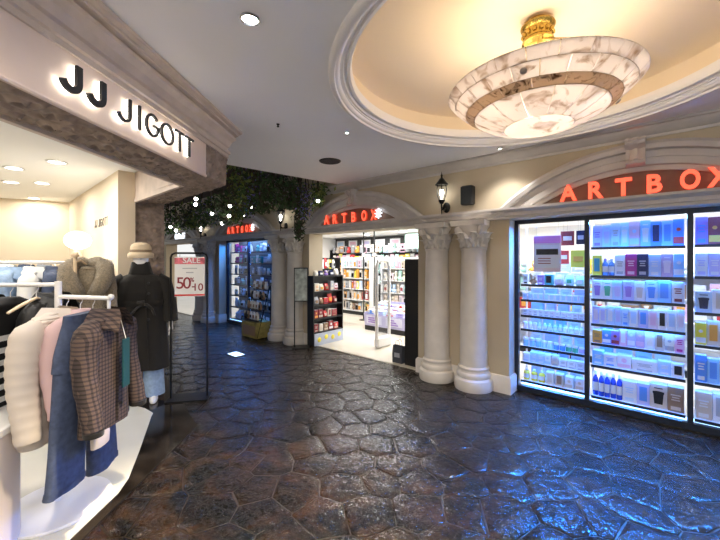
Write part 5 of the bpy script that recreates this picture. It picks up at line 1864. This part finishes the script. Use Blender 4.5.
def garland(px, Y, top, bot, w, lb, mats, n=320, seed=0):
    """hanging bunch: from image rows top to bot at distance Y, half width w metres"""
    r = random.Random(seed)
    a, b = at(px, top, Y), at(px, bot, Y)
    a.z = min(a.z, 3.34)
    root = thing('hanging_garland', lb, 'garland', a, 0, 'leafy garlands under the dark ceiling')
    L = a.z - b.z
    v = MB()
    for k in range(4):
        q = [(r.uniform(-w, w) * .6 * (j > 0), r.uniform(-w, w) * .5 * (j > 0), (3.36 - a.z) * (j == 0) - L * j / 4 * r.uniform(.7, 1)) for j in range(5)]
        v.tube(q, .008, 5)
    v.build('vine', 'vine', root)
    for mi, mt in enumerate(mats):
        m = MB()
        for k in range(n // len(mats)):
            t = r.random() ** .8
            ww = w * (1 - .55 * t)
            c = Vector((r.gauss(0, .5) * ww, r.gauss(0, .45) * ww, -L * t + r.uniform(-.05, .05)))
            s = r.uniform(.028, .055) if 'wist' not in mt else r.uniform(.016, .028)
            d = Vector((r.uniform(-1, 1), r.uniform(-1, 1), r.uniform(-1.3, .3))).normalized()
            e = d.cross(Vector((r.uniform(-1, 1), r.uniform(-1, 1), r.uniform(-1, 1)))).normalized()
            nn = d.cross(e)
            m.add([c - d * s, c + e * s * .45 + nn * s * .15, c + d * s, c - e * s * .45 + nn * s * .15, c + nn * -.1 * s], [(0, 1, 4), (1, 2, 4), (2, 3, 4), (3, 0, 4)])
        o = m.build('blossom' if 'wist' in mt else 'foliage', mt, root, smooth=False, fix=False)
        o['kind'] = 'stuff'


GA = [(238, 5.0, 160, 222, .22, 'bright green garland hanging at the corner of the clothes shop', ['leaf_b', 'leaf_a']),
      (246, 5.3, 166, 215, .28, 'dark garland with violet blossom next to the shop corner', ['leaf_a', 'wisteria']),
      (262, 5.5, 172, 212, .30, 'dense dark green garland between two violet bunches', ['leaf_a', 'leaf_c', 'leaf_a']),
      (278, 5.7, 176, 206, .30, 'dark garland with pale blossom above the middle lantern', ['leaf_a', 'wisteria_pale', 'leaf_a']),
      (292, 5.9, 180, 208, .28, 'thin dark garland between pale and violet bunches', ['leaf_c', 'leaf_a']),
      (305, 5.9, 182, 218, .22, 'violet blossom garland hanging beside the entrance arch', ['wisteria', 'leaf_a', 'wisteria']),
      (318, 6.1, 185, 205, .20, 'bright green garland tip hanging over the entrance arch', ['leaf_b', 'leaf_a']),
      (299, 6.2, 200, 238, .16, 'long trailing vine falling towards the entrance column', ['leaf_c', 'leaf_a']),
      (226, 5.9, 190, 222, .34, 'broad dark garland behind the clothes shop corner', ['leaf_a', 'leaf_c']),
      (208, 6.4, 196, 226, .36, 'broad violet and green garland over the far arch', ['leaf_a', 'wisteria', 'leaf_a']),
      (190, 6.8, 202, 228, .36, 'green garland above the sale sign', ['leaf_a', 'leaf_b', 'leaf_c']),
      (173, 7.0, 206, 232, .32, 'pale blossom garland beside the carved pillar', ['leaf_a', 'wisteria_pale', 'leaf_a']),
      (255, 6.6, 180, 208, .40, 'wide dark garland above the far arch sign', ['leaf_a', 'leaf_c', 'leaf_a']),
      (285, 6.6, 184, 206, .36, 'wide dark garland hanging near the wall behind the lantern', ['leaf_a', 'leaf_c', 'leaf_a'])]
for i, g_ in enumerate(GA):
    garland(*g_, n=420 if g_[4] > .25 else 300, seed=50 + i)

BUL = [(196, 199, 5.6), (195.5, 204.5, 5.6), (230, 206, 5.6), (229, 216, 5.8), (212, 213.5, 6), (244, 214.5, 6), (252, 207, 6), (262.5, 209, 6), (289, 207.5, 6.1), (318, 201, 5.9), (222, 223.5, 6.6), (176, 230.5, 6.8), (170.5, 227, 6.8)]
sl_ = thing('string_lights', 'string of small round warm bulbs looped through the garlands', 'string lights', at(240, 205, 5.9))
base_ = at(240, 205, 5.9)
pts = [at(*b) for b in sorted(BUL)]
w_ = MB()
for p, q in zip(pts, pts[1:]):
    w_.tube([(p + (q - p) * (k / 6) + Vector((0, 0, .05 - .10 * math.sin(PI * k / 6)))) - base_ for k in range(7)], .004, 5)
w_.tube([pts[0] - base_ + Vector((0, 0, .05)), Vector((pts[0].x, pts[0].y, 3.36)) - base_], .004, 5)
w_.tube([pts[-1] - base_ + Vector((0, 0, .05)), Vector((pts[-1].x, pts[-1].y, 3.36)) - base_], .004, 5)
w_.build('wire', 'black', sl_)
for p in pts:
    m = MB(); m.lathe([(.028 * math.sin(PI * k / 8), -.028 * math.cos(PI * k / 8)) for k in range(9)], 12)
    o = m.build('bulb', 'bulb', sl_, p - base_, ang=80)
    m = MB(); m.lathe([(0, .024), (.012, .024), (.012, .05), (0, .05)], 10); m.build('socket', 'black', o)
